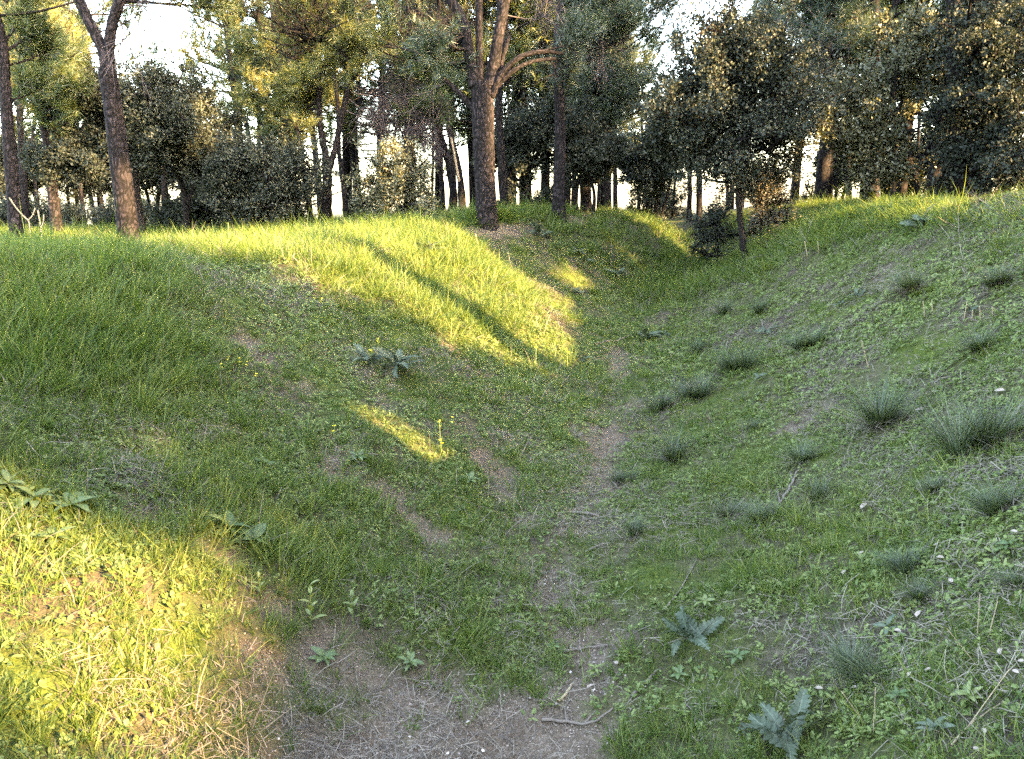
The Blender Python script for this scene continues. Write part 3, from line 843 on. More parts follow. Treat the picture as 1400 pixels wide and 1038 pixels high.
pine_tree('dark straight pine beside the torn leaning trunk', 15,
    [[(618,300,12),(617,240,11),(608,205,10),(595,160,9),(585,110,8)]], top={0: (-.4,.2,3.2,.04)}, crown=(3.2,6.6,16,1.6), dead=[(594,155,0,560,190,.1,.01,9)], clumps=blob(520,70,620,170,14,15,.36,.8))
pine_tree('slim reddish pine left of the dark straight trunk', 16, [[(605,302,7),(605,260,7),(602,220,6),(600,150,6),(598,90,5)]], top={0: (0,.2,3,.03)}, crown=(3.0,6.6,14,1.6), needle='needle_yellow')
pine_tree('dark pine trunk half hidden behind the right side of the central double pine', 13.6, [[(692,294,13),(687,240,12),(684,190,11),(682,150,10)]], top={0: (.1,.3,4.5,.04)}, crown=(2.8,7.5,14,1.8), needle='needle_blue')
pine_tree('stout dark pine rising out of the round oak beside the slender scaly pine', 15.5,
    [[(803,289,17),(800,240,14),(800,180,11),(803,150,10),(806,110,9)]], top={0: (.2,.2,4,.05)}, crown=(2.9,7.4,20,2.0), needle='needle_blue',
    boughs=[(804,130,0,860,110,.3,.02,9),(804,140,0,850,150,.4,.018,9),(805,120,0,760,100,.6,.018,8)], clumps=blob(775,50,900,185,26,15.5,.42,.9))
pine_tree('blackish-plated pine rising through the pale sunlit oak on the right', 12.4,
    [[(1193,275,23),(1193,240,19),(1194,180,16),(1196,100,14),(1196,50,14),(1195,0,13)]], near=True, top={0: (0,.2,4,.05)}, crown=(4.3,7.6,20,2.0), needle='needle_blue',
    boughs=[(1195,40,0,1110,30,.3,.024,10),(1196,20,0,1080,5,.5,.026,11),(1196,55,0,1120,75,.4,.018,8)], clumps=blob(1075,-20,1180,100,16,12.4,.36,.7), dead=[(1196,48,0,1085,52,-.2,.012,7),(1195,60,0,1095,75,-.2,.010,6)])
pine_tree('thick blackish pine behind the right grass crest, left one of a close pair', 10.8,
    [[(1313,277,28),(1310,240,25),(1308,200,24),(1306,120,22),(1305,60,20),(1303,0,19)]], near=False, top={0: (0,.3,4.5,.05)}, crown=(4.4,7.8,14,1.9))
pine_tree('thick blackish pine behind the right grass crest, right one of a close pair', 11.2,
    [[(1343,277,24),(1341,240,21),(1340,200,20),(1338,120,18),(1342,60,17),(1346,0,16)]], near=False, top={0: (.3,.3,4.5,.05)}, crown=(4.4,7.8,14,1.9))
pine_tree('thin dark trunk leaning right, just left of the pine with the low V fork', 18, [[(428,312,8),(420,262,8),(414,224,7),(404,160,6)]], top={0: (-.2,.2,4,.03)}, crown=(2.3,7,16,1.6), needle='needle_yellow')
pine_tree('thin pine trunk close on the right of the low V-forked pine', 17.5, [[(475,309,9),(470,260,7),(464,212,7),(462,150,6)]], top={0: (0,.2,4,.03)}, crown=(3.2,7.4,14,1.6))
pine_tree('pale-barked pine at the right edge of the big dark bush on the left', 19, [[(405,310,8),(402,250,8),(398,205,7),(388,140,6),(370,70,5)]], top={0: (0,.2,2,.03)}, crown=(4.6,7.0,8,1.5), needle='needle', clumps=blob(310,40,440,215,34,19,.5,.9))
CROWNS = []
def make_crown(nn, h, nb, bl):
    """a pine top h metres tall round the z axis: its boughs and its needles, shared by alike trees"""
    tb = Tubes(); an = []
    tb.add(np.array([(0, 0, 0), (.1, .05, h * .5), (.05, .1, h)]), [.07, .05, .02], 6)
    for k in range(nb):
        rel = (k + rng.uniform(0, 1)) / nb; az = k * 2.4 + rng.normal() * .3
        pine_bough(tb, an, np.array([.08, .05, h * rel]), np.array([math.cos(az), math.sin(az), -.05 + .8 * rel]), bl * (1.1 - .6 * rel) * rng.uniform(.7, 1.15), .028, subs=8, twigs=5, step=.11)
    A = np.array([a for a, _ in an]); Dr = np.array([d for _, d in an])
    return tb.mesh('branches', M['limb']), needle_mesh('crown', A, Dr, M[nn], (0, 0, 0), 8, .17, .013, .8)
CROWNS = [make_crown(nn, h, nb, bl) for nn, h, nb, bl in [('needle', 4.6, 24, 2.0), ('needle_yellow', 4.2, 22, 1.9), ('needle_blue', 5.0, 26, 2.1)]]
def far_pine(P, D, lab):
    P0, R0 = px_path(P, D); base = P0[0].copy(); base[2] = hgt(base[0], base[1]); P0[0, 2] = min(P0[0, 2], base[2]) - .12
    root = thing('pine_tree', lab, 'pine tree', base, G_BG)
    top = P0[-1] + np.array([rng.normal() * .3, .1, rng.uniform(.6, 1.4)])
    Ps, Rs = smooth_path(np.concatenate([P0, top[None]]), np.append(R0, R0[-1] * .8), 14)
    tb = Tubes(); tb.add(Ps + rng.normal(size=Ps.shape) * (Rs * .1)[:, None], Rs, 8); link('trunk', tb.mesh('trunk', M['bark'], base), root)
    if 150 < P[0][0] < 340 or 850 < P[0][0] < 1000: return
    b, c = CROWNS[int(rng.integers(0, 3))]; rz = rng.uniform(0, 6.28); sc = rng.uniform(.85, 1.15)
    for nm, me in (('branches', b), ('crown', c)):
        o = link(nm, me, root); o.location = tuple(top - base - np.array([0, 0, .25])); o.rotation_euler = (0, 0, rz); o.scale = (sc, sc, sc)
for u, v, D, w, lean, lab in [(118, 323, 21, 7, -10, 'thin far pine leaning left in the left bright gap, right one of a crossing pair'), (112, 323, 22, 7, -12, 'thin far pine leaning left in the left bright gap, left one of a crossing pair'), (136, 322, 23, 5, -2, 'very thin far trunk just left of the fork-trunked pine'), (97, 322, 24, 5, -6, 'very thin far trunk right of the rough-barked pine leaning left'), (57, 322, 20, 6, -10, 'thin far trunk slanting between the left trunks, behind the bare saplings'), (226, 315, 21, 9, -3, 'far dark trunk left of the multi-stemmed dark holm oak'), (345, 312, 20, 9, -4, 'far trunk inside the big bush-like oak, left of a bright gap'), (356, 312, 22, 8, -2, 'far trunk inside the big bush-like oak, right of a bright gap'), (492, 306, 22, 5, -4, 'thin far trunk left of the small pale oak'), (704, 298, 20, 6, -1, 'thin far trunk left of the oak with Y-shaped stems'), (695, 297, 19, 5, 0, 'thinnest far trunk against the right side of the thick central pine'), (718, 300, 26, 5, 3, 'thin far trunk behind the oak with Y-shaped stems'), (784, 292, 21, 8, 2, 'far trunk just right of the slender scaly pine'), (818, 297, 22, 8, 3, 'pale far trunk right of the round dark oak, left one of two'), (842, 295, 21, 8, -2, 'pale far trunk right of the round dark oak, right one of two'), (872, 293, 24, 6, 4, 'thin far trunk left of the slim-stemmed oak beyond the mound'), (943, 288, 22, 8, 0, 'far trunk above the sunlit bank, left one of a pair'), (957, 288, 21, 10, -2, 'thicker far trunk above the sunlit bank, right one of a pair'), (994, 288, 22, 6, 2, 'far trunk just left of the crooked-stemmed oak'), (1143, 276, 22, 4, 2, 'thinnest far trunk at the left rim of the pale oak'), (1160, 275, 21, 10, -1, 'far trunk left of the blackish-plated pine'), (1222, 276, 18, 9, 1, 'far trunk right of the blackish-plated pine'), (1255, 277, 19, 5, 1, 'thin far trunk behind the stem of the pale oak'), (590, 304, 24, 5, 2, 'thin far trunk left of the slim reddish pine'), (545, 304, 26, 5, -3, 'thin far trunk behind the small pale oak'), (262, 316, 25, 6, 3, 'thin far trunk behind the multi-stemmed dark holm oak'), (300, 314, 24, 6, 4, 'thin far trunk between the multi-stemmed oak and the big bush'), (376, 313, 26, 6, -4, 'thin far trunk behind the right part of the big bush'), (1284, 277, 20, 6, 2, 'thin far trunk left of the close pair of blackish pines')]:
    P = [(u, v, w), (u + lean * .5, v - 40, w * .9), (u + lean, v - 85, w * .85), (u + lean * 1.3, v - 130, w * .75)]
    far_pine(P, D, lab)

# ------------------------------------------------------------------ oaks and shrubs that the photograph shows
oak_tree('dark holm oak on a slim crooked stem at the head of the trench', 10.6,
    [[(1023,334,11),(1011,293,9),(1009,251,9),(1010,222,8)], [(1010,226,6),(1018,200,5),(1023,165,4),(1030,120,3)], [(1009,235,6),(997,190,5,.1),(985,150,3,.2),(975,110,3,.2)], [(998,195,4,.1),(1000,150,4),(1003,90,3)], [(1000,200,4,.1),(975,185,3,-.1),(950,170,3,-.2)], [(1012,230,4),(1040,200,3,.1),(1065,170,3,.2)]],
    blob(905,25,1115,225,58,10.6,.42,.9) + blob(870,140,960,240,14,10.6,.36,.6) + [(1060,200,.2,.35),(1085,215,.3,.35),(1030,60,0,.4),(990,235,-.2,.25),(965,245,-.2,.25)], length=.045, carve=False)
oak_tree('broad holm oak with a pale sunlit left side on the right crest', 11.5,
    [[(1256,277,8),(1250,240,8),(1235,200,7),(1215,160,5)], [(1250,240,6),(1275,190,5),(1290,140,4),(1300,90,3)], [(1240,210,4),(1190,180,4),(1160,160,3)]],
    blob(1120,95,1290,250,34,11.5,.40,.7) + blob(1210,20,1330,120,14,11.5,.4,.7), leaf='oakleaf_sunlit', length=.05)
oak_tree('large dark holm oak on a thick stem at the right edge of the photo', 10.6,
    [[(1372,278,17),(1373,240,15),(1375,200,13),(1380,140,9)], [(1374,215,8),(1350,160,7),(1330,110,5),(1320,50,4)], [(1376,190,7),(1410,150,6),(1440,100,4)], [(1374,255,6),(1395,245,5),(1425,235,4)]],
    blob(1265,110,1420,255,40,10.6,.40,.8) + blob(1290,-30,1470,120,26,10.6,.42,.8) + [(1430,220,0,.4),(1400,225,.2,.3)], length=.05, carve=.45)
oak_tree('holm oak with a long limb reaching left, behind the fork-trunked pine', 13.2,
    [[(199,322,10),(190,280,9),(186,235,9),(188,205,8)], [(187,222,6),(175,200,5),(160,170,4)], [(188,210,6),(200,180,5),(210,140,4)], [(188,275,7),(158,243,6,-.2),(130,228,6,-.3),(104,220,5,-.3),(72,222,4,-.2)]],
    blob(100,115,290,205,34,13.2,.46,.8) + blob(30,195,130,245,12,12.9,.34,.4) + [(150,215,0,.35),(210,215,0,.35)], length=.05)
oak_tree('multi-stemmed dark holm oak left of the big bush in the left part of the wood', 13.8,
    [[(256,318,10),(251,262,9),(243,235,8),(226,192,7),(222,160,5)], [(257,285,7),(262,265,6),(272,232,5),(280,205,4)], [(225,190,4),(240,160,4),(262,140,3)]],
    blob(195,130,310,240,22,13.8,.42,.8) + [(290,215,0,.4),(260,215,.2,.4)], length=.05)
oak_tree('big dense bush-like holm oak reaching the ground, with bare greyish sprigs on top', 13.4,
    [[(322,318,5),(312,280,5),(301,250,4)], [(345,316,8),(342,280,7),(345,240,5)], [(356,316,6),(362,280,5),(372,245,4)], [(330,316,4),(338,290,4),(330,262,3)]],
    blob(280,180,415,300,44,13.4,.40,.9) + blob(340,210,420,312,14,13.2,.36,.5), leaf='oakleaf', length=.05)
oak_tree('small oak pale in the warm sun, left of the torn leaning trunk', 13,
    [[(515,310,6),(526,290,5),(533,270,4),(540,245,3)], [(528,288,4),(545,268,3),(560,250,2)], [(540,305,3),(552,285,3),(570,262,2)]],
    blob(495,210,595,298,26,13,.30,.5) + [(560,195,0,.25),(535,200,0,.25)], leaf='oakleaf_sunlit', length=.042, per=5)
oak_tree('dark oak with wide Y-shaped stems between the two central pines', 14.6,
    [[(714,302,7),(713,272,7),(716,248,8),(728,224,7),(742,200,6),(750,180,4)], [(713,262,5),(704,245,5),(698,220,4)], [(730,222,4),(748,214,4),(765,212,3)]],
    blob(685,150,765,215,20,14.6,.42,.7) + blob(670,190,715,245,10,14.6,.34,.5), length=.055)
oak_tree('round dark holm oak right of the slender scaly pine', 14.4,
    [[(790,293,7),(788,262,6),(795,235,6)], [(812,293,6),(812,265,5),(806,238,5)]],
    blob(770,145,842,240,26,14.4,.42,.7), length=.055)
oak_tree('dark holm oak with several slim stems beyond the mound at the bend of the trench', 18,
    [[(886,296,6),(884,270,6),(876,250,5)], [(898,296,6),(898,270,5),(908,248,4)], [(904,296,5),(912,268,4),(916,250,4)]],
    blob(842,175,925,245,26,18,.5,.9), length=.065)
oak_tree('small brownish oak sapling just right of the crooked-stemmed oak', 11.8,
    [[(1040,318,4),(1041,290,3),(1042,262,3)], [(1041,300,2),(1030,275,2)]], blob(1012,215,1080,285,20,11.8,.26,.4), leaf='shrubleaf', name='oak_sapling', cat='sapling', length=.036, per=4)
oak_tree('low dark shrub on a thin stem in the trench left of the crooked-stemmed oak', 12.6,
    [[(982,338,3),(980,322,3),(976,305,2)]], blob(938,282,1006,332,14,12.6,.17,.4), leaf='oakleaf', name='shrub', cat='shrub', length=.04, per=2)
oak_tree('squat dark shrub across the trench floor where it bends', 13.6, [[(968,356,3),(966,350,3)]], blob(945,340,1008,358,6,13.6,.16,.4), leaf='oakleaf', name='shrub', cat='shrub', length=.04, per=2)
oak_tree('brown twiggy shrub behind the crooked-stemmed oak stem', 13, [[(1050,306,3),(1052,295,3)]], blob(1020,290,1090,312,10,13,.2,.4), leaf='shrubleaf', name='shrub', cat='shrub', length=.035, per=3)
for (u0, v0, u1, v1, n, D, lab) in [(200,285,335,318,26,15,'wide dark undergrowth shrub at the foot of the multi-stemmed oak'), (140,290,200,322,12,17,'dark undergrowth shrub right behind the fork-trunked pine'),
        (55,290,110,325,12,18,'dark undergrowth shrub between the left trunk group'), (380,285,420,312,8,15,'dark low shrub at the right foot of the big bush'), (0,270,50,325,12,16,'dark shrub behind the far left trunk'),
        (490,285,520,306,7,18,'pale round shrub right of the thin pine by the V fork'), (730,262,760,298,8,20,'loose shrub seen between the two central pines'), (865,268,905,298,9,21,'low shrub left of the bend beyond the mound'),
        (905,262,935,290,8,24,'rounded far shrub beyond the sunlit bank'), (1098,256,1120,272,5,24,'small round far shrub in the bright gap left of the pale oak'), (640,290,700,297,5,17,'low shrub behind the central double pine')]:
    oak_tree(lab, D, [[((u0 + u1) / 2, v1, 4), ((u0 + u1) / 2, (v0 + v1) / 2 + 4, 4)]], blob(u0, v0, u1, v1, n, D, .3 * D / 14, .6), leaf='oakleaf', name='shrub', cat='shrub', length=.055, per=5)

# ------------------------------------------------------------------ pines and oaks further back: a few kinds, copied
def proto_pine(label, needle, h, h0, nb, bl, loc, group, lean=(.3, .1), per=9, width=.015):
    x, y = loc; z = hgt(x, y)
    root = thing('pine_tree', label, 'pine tree', (x, y, z), group)
    P = np.array([(0, 0, -.3), (lean[0] * .2, lean[1] * .3, h * .3), (lean[0] * .7, lean[1] * .8, h * .65), (lean[0], lean[1], h)])
    Ps, Rs = smooth_path(P, np.array([.17, .13, .10, .03]), 14); tb = Tubes(); tb.add(Ps, Rs, 8)
    link('trunk', tb.mesh('trunk', M['bark']), root)
    tb = Tubes(); an = []
    for k in range(nb):
        rel = (k + rng.uniform(0, 1)) / nb; zz = h0 + (h - h0) * rel
        q = np.array([np.interp(zz, Ps[:, 2], Ps[:, i]) for i in range(3)])
        az = k * 2.4 + rng.normal() * .3
        pine_bough(tb, an, q, np.array([math.cos(az), math.sin(az), -.05 + .9 * rel]), bl * (1.15 - .65 * rel) * rng.uniform(.7, 1.15), .03, subs=9, twigs=5, step=.11)
    link('branches', tb.mesh('branches', M['limb']), root)
    link('crown', needle_mesh('crown', np.array([a for a, _ in an]), np.array([d for _, d in an]), M[needle], (0, 0, 0), per, .18, width), root)
    return root
BACK = 'pines of the wood behind the front trees'
BLAB = ['green pine crown of the wood closing the view behind the front trees', 'yellowish pine crown in the wood behind the front trees', 'grey-green pine crown in the wood behind the front trees', 'shorter green pine in the wood behind the front trees']
at_xy = lambda u, D: (float(ray(u, 285)[0] / ray(u, 285)[1] * D), D)
pp = [proto_pine(BLAB[kk], nn, h, h0, nb, bl, at_xy(u, D), BACK, ln)
      for kk, (nn, h, h0, nb, bl, u, D, ln) in enumerate([('needle', 9.2, 2.2, 34, 2.2, 330, 24, (.4, .1)), ('needle_yellow', 8.0, 2.2, 30, 2.1, 490, 27, (-.3, .2)), ('needle_blue', 9.6, 2.4, 36, 2.3, 560, 21, (.2, .4)), ('needle', 7.4, 1.5, 30, 2.1, 800, 26, (-.4, .1))])]
for u, D, k, s in [(20,22,1,.95),(75,27,0,.9),(130,31,1,.75),(180,33,0,.55),(290,30,1,.66),(370,28,2,1.0),(400,23,0,1.0),(475,26,0,1.05),(520,24,1,1.0),(600,26,0,1.1),(650,23,2,1.05),(700,28,1,1.05),
        (745,24,2,1.05),(230,30,3,.72),(800,31,3,1.1),(920,31,0,.45),(1000,27,2,.6),(1085,30,2,1.1),(1130,24,2,1.1),(1180,28,1,1.1),(1230,23,0,1.05),(1285,26,2,1.1),(1340,22,3,1.1),(1395,25,2,1.1),(-40,20,2,1.0),(1450,20,0,1.0),
        (620,33,3,1.2),(1010,34,2,1.1),(440,34,3,1.2),(1210,35,0,1.2),(760,35,0,1.2),(60,36,3,1.0),(1330,33,0,1.2),(665,20,0,1.0),(720,21,2,1.1),(770,20,0,1.05),(830,22,2,.95),(560,23,0,1.1),(1120,21,0,1.1),(1190,20,2,1.1),(1270,20,0,1.0)]:
    x, y = at_xy(u, D)
    dup(pp[k], (x, y, hgt(x, y)), rng.uniform(0, 6.28), s * rng.uniform(.94, 1.06), BLAB[k], BACK)

OAKS_BACK = 'dark oaks further back in the wood'
src = [o for o in C.objects if o.get('label', '').startswith('dark holm oak with several slim stems')][0]
src2 = [o for o in C.objects if o.get('label', '').startswith('round dark holm oak right of')][0]
for u, D, q, s in [(30,21,0,1.1),(140,22,1,1.3),(215,24,0,1.4),(300,22,1,1.4),(1150,28,0,1.3),(1230,29,1,1.4),(1300,27,0,1.4),(1400,25,1,1.4),(300,31,1,1.5),(-60,19,1,1.2)]:
    x, y = at_xy(u, D)
    dup(src2 if q else src, (x, y, hgt(x, y)), rng.uniform(0, 6.28), s * rng.uniform(.92, 1.1), 'dark holm oak crown filling the wood behind the front trees', OAKS_BACK)

# ------------------------------------------------------------------ the wood goes on to the right of and behind the camera; unseen trees placed and thinned for the shade over the trench
SH = np.array([math.sin(-SUN_AZ), math.cos(SUN_AZ), 0]); SL = np.array([-SH[1], SH[0], 0])
if SL[1] < 0: SL = -SL
def shade_oak(s, l, h, w, label, group):
    p = SH * s + SL * l; x, y = p[:2]; z = hgt(x, y)
    root = thing('holm_oak', label, 'oak tree', (x, y, z), group)
    tb = Tubes(); P, _ = wander((0, 0, -.1), (0, 0, 1), h * .55, 6, .1, .2); tb.add(P, np.linspace(.13, .06, 7), 8); link('trunk', tb.mesh('trunk', M['oakbark']), root)
    n = 1100
    d = unit(rng.normal(size=(n, 3))); r = rng.uniform(.25, 1, (n, 1)) ** .6
    A = d * r * np.array([w, w, h * .48]) + np.array([0, 0, h * .53]); A = A[A[:, 2] > .15]
    k = ~sunlit(A + np.array([x, y, z]), .24); A = A[k]
    tb = Tubes()
    for a in A[:14]: tb.add(np.array([P[-2], (P[-2] + a) / 2 + rng.normal(size=3) * .1, a]), [.04, .025, .01], 4)
    link('branches', tb.mesh('branches', M['oakbark']), root)
    link('crown', leaf_mesh('crown', A, unit(A - np.array([0, 0, h * .5])), M['oakleaf'], (0, 0, 0), 4, .22, .13, .14), root)
def shade_pine(s, l, h, h0, w, label, group):
    p = SH * s + SL * l; x, y = p[:2]; z = hgt(x, y)
    root = thing('pine_tree', label, 'pine tree', (x, y, z), group)
    tb = Tubes(); Ps, Rs = smooth_path(np.array([(0, 0, -.3), (.1, 0, h * .4), (.2, .1, h * .75), (.2, .1, h)]), np.array([.18, .15, .1, .03]), 12); tb.add(Ps, Rs, 8); link('trunk', tb.mesh('trunk', M['bark']), root)
    n = 1300
    d = unit(rng.normal(size=(n, 3))); r = rng.uniform(.1, 1, (n, 1)) ** .5
    A = d * r * np.array([w, w, (h - h0) * .5]) + np.array([.2, .1, (h + h0) * .5])
    k = ~sunlit(A + np.array([x, y, z]), .30); A = A[k]
    tb = Tubes()
    for a in A[:16]: tb.add(np.array([(.2, .1, a[2] - .4), (a + np.array([.2, .1, a[2] - .2])) / 2, a]), [.035, .025, .01], 4)
    link('branches', tb.mesh('branches', M['limb']), root)
    link('crown', needle_mesh('crown', A, unit(A - np.array([.2, .1, (h + h0) * .45])), M['needle'], (0, 0, 0), 6, .42, .15, .8), root)
def free(s, l):
    p = (SH * s + SL * l)[:2]
    if p[1] > 1 and abs(p[0]) < .78 * p[1] + 1.2: return False     # would stand in the picture
    if p[1] <= 1 and np.hypot(*p) < 4: return False
    q = np.array([[p[0], p[1], hgt(*p) + zz] for zz in (1.0, 2.0, 3.0, 4.0, 5.0, 6.0, 7.0, 8.0)])
    return not (sunlit(q[:3]).any() or sunlit(q[3:], .2, (0, 1)).any())
for row, (s, step, kind) in enumerate([(4.5, 2.6, 'tall'), (7.5, 2.6, 'oak'), (10.5, 3.0, 'pine'), (14, 3.0, 'pine'), (17.5, 3.2, 'oak'), (23, 3.2, 'pine')]):
    l = -9.0 if kind != 'tall' else 2.5
    while l < 34:
        s2 = s + rng.uniform(-.8, .8); l2 = l + rng.uniform(-.5, .5)
        for tr in range(5):
            if free(s2, l2): break
            s2 += .9; l2 += rng.uniform(-.4, .4)
        else:
            l += step; continue
        if kind == 'oak': shade_oak(s2, l2, rng.uniform(3.6, 4.6) * (1 if s < 12 else 1.35), rng.uniform(1.4, 1.9), 'unseen holm oak right of and behind the viewpoint, placed for its shade', 'oaks outside the picture whose shade lies over the trench')
        elif kind == 'tall': shade_pine(s2, l2, rng.uniform(10.5, 12.5), 2.4, rng.uniform(1.8, 2.2), 'unseen pine right of and behind the viewpoint, placed for its shade', 'pines outside the picture whose shade lies over the trench')
        else: shade_pine(s2, l2, rng.uniform(9.5, 12.5), rng.uniform(2.8, 4), rng.uniform(1.8, 2.4), 'unseen pine right of and behind the viewpoint, placed for its shade', 'pines outside the picture whose shade lies over the trench')
        l += step
for s2, l2, h2, h02, w2 in [(4.6, 3.5, 10.5, 5.0, 2.4), (9.0, 3.6, 11.5, 5.5, 2.4), (5.5, 9.0, 10.0, 4.5, 2.0)]:  # unseen pines added so that their crowns shade the front trunks
    shade_pine(s2, l2, h2, h02, w2, 'unseen pine right of and behind the viewpoint, placed for its shade', 'pines outside the picture whose shade lies over the trench')
# the lone pine whose trunk throws the long dark stripe over the sunlit spur
m = ground(560, 380); b = ground(655, 437); print('stripe', (b - m)[:2] / np.linalg.norm((b - m)[:2]), SH)
q = m + SH * 8.5; q[2] = hgt(q[0], q[1]); print('stripe pine at', q, project(q + np.array([0, 0, 2.])))
root = thing('pine_tree', 'slim pine on the right bank beside the viewpoint, its trunk shades the spur', 'pine tree', q)
tb = Tubes(); tb.add(np.array([(0, 0, -.2), (.03, 0, 1.5), (.0, .04, 3.2), (.1, 0, 5.0), (.1, 0, 7.5)]), [.17, .14, .13, .11, .03], 10); link('trunk', tb.mesh('trunk', M['bark']), root)
b, c = CROWNS[0]
for nm, me in (('branches', b), ('crown', c)):
    o = link(nm, me, root); o.location = (.1, 0, 4.6)
# ------------------------------------------------------------------ ground cover
def soft_poly(x, y, px, soft=.35):
    """1 inside the patch seen at these photo pixels, fading over its edge"""
    P = gpts(px); n = len(P)
    ins = in_poly(x, y, P)
    d = seg_dist(x, y, P + P[:1])
    return np.where(ins, sstep(-soft, soft, d), sstep(soft, -soft, d) * 1.0)

LUSH = [([(-80,345),(100,340),(235,352),(250,420),(300,500),(270,570),(120,560),(-80,520)], .8, .145),
        ([(240,640),(330,630),(440,690),(480,780),(420,800),(330,780),(250,720)], .75, .105),
        ([(610,300),(700,298),(800,294),(790,305),(650,312)], 1.0, .24),
        ([(890,345),(965,350),(975,400),(900,420),(860,400)], .9, .16),
        ([(960,345),(1130,285),(1290,282),(1320,310),(1150,340),(1000,390)], .9, .11),
        ([(100,342),(330,318),(560,305),(640,330),(730,400),(730,490),(600,460),(450,390),(300,360)], .85, .115),
        ([(660,920),(740,860),(770,960),(720,1010),(660,1000)], .95, .11),
        ([(270,560),(480,580),(560,700),(430,720),(300,640)], .45, .09),
        ([(1290,290),(1450,280),(1450,330),(1300,330)], .7, .16),
        ([(-60,740),(180,760),(300,820),(350,960),(260,1050),(-60,1050)], .36, .058)]
def cover(x, y):
    """(density 0-1, blade height m) of the grass"""
    n = fbm(x * 1.7, y * 1.7, 61, 3); n2 = fbm(x * 6, y * 6, 67, 2)
    den = .34 + .8 * (n - .4) + .5 * (n2 - .5); h = np.full(np.shape(x), .042) + .04 * n
    for px, d, hh in LUSH:
        w = soft_poly(x, y, px)
        den = den * (1 - w) + w * (d * (.75 + .5 * n2)); h = h * (1 - w) + w * hh
    right = sstep(.4, 1.2, x - (.66 + .22 * (y - 5.2) * sstep(3, 8, y))) * sstep(13, 9, y)
    lushr = soft_poly(x, y, LUSH[4][0])
    den = den * (1 - .68 * right * (1 - lushr))
    far = sstep(9, 13, y); den = np.maximum(den, .6 * far); h = np.maximum(h, (.10 + .05 * n) * far)
    den = den * (1 - bare(x, y))
    return np.clip(den, 0, 1), h * (.7 + .6 * n2), right * (1 - lushr)

def scatter(n_near, rmin=1.15, rmax=21, pw=1.5, seed=1, azmax=.86):
    g = np.random.default_rng(seed)
    r = np.linspace(rmin, rmax, 400)
    dens = n_near * np.where(r < 3, 1, (3 / r) ** pw)
    wgt = dens * r; tot = np.sum(wgt) * (r[1] - r[0]) * 2 * azmax
    cdf = np.cumsum(wgt); cdf /= cdf[-1]
    n = int(tot)
    rr = np.interp(g.random(n), cdf, r); az = g.uniform(-azmax, azmax, n)
    x = rr * np.sin(az); y = rr * np.cos(az)
    return x, y, rr, g

def normals(x, y, e=.08):
    zx = (hfine(x + e, y) - hfine(x - e, y)) / (2 * e); zy = (hfine(x, y + e) - hfine(x, y - e)) / (2 * e)
    return unit(np.stack([-zx, -zy, np.ones_like(zx)], 1))
def hfine(x, y):
    """height of the ground sheet itself"""
    i = np.clip(np.searchsorted(xs, x) - 1, 0, len(xs) - 2); j = np.clip(np.searchsorted(ys, y) - 1, 0, len(ys) - 2)
    a = (x - xs[i]) / (xs[i + 1] - xs[i]); b = (y - ys[j]) / (ys[j + 1] - ys[j])
    return (ZZ[j, i] * (1 - a) + ZZ[j, i + 1] * a) * (1 - b) + (ZZ[j + 1, i] * (1 - a) + ZZ[j + 1, i + 1] * a) * b

def euler_to(nrm, spin, tilt=0.0, g=rng):
    """rotations that take +z to nrm with a spin about it"""
    out = np.empty((len(nrm), 3), np.float32)
    # rotate by rx about x then ry about y, after spin about z: build euler from matrix
    z = unit(nrm + g.normal(size=nrm.shape) * tilt)
    c, s = np.cos(spin), np.sin(spin)
    t = np.stack([c, s, np.zeros_like(c)], 1); xa = unit(t - z * (t * z).sum(1, keepdims=True)); ya = np.cross(z, xa)
    out[:, 1] = -np.arcsin(np.clip(xa[:, 2], -1, 1))
    out[:, 0] = np.arctan2(ya[:, 2], z[:, 2]); out[:, 2] = np.arctan2(xa[:, 1], xa[:, 0])
    return out

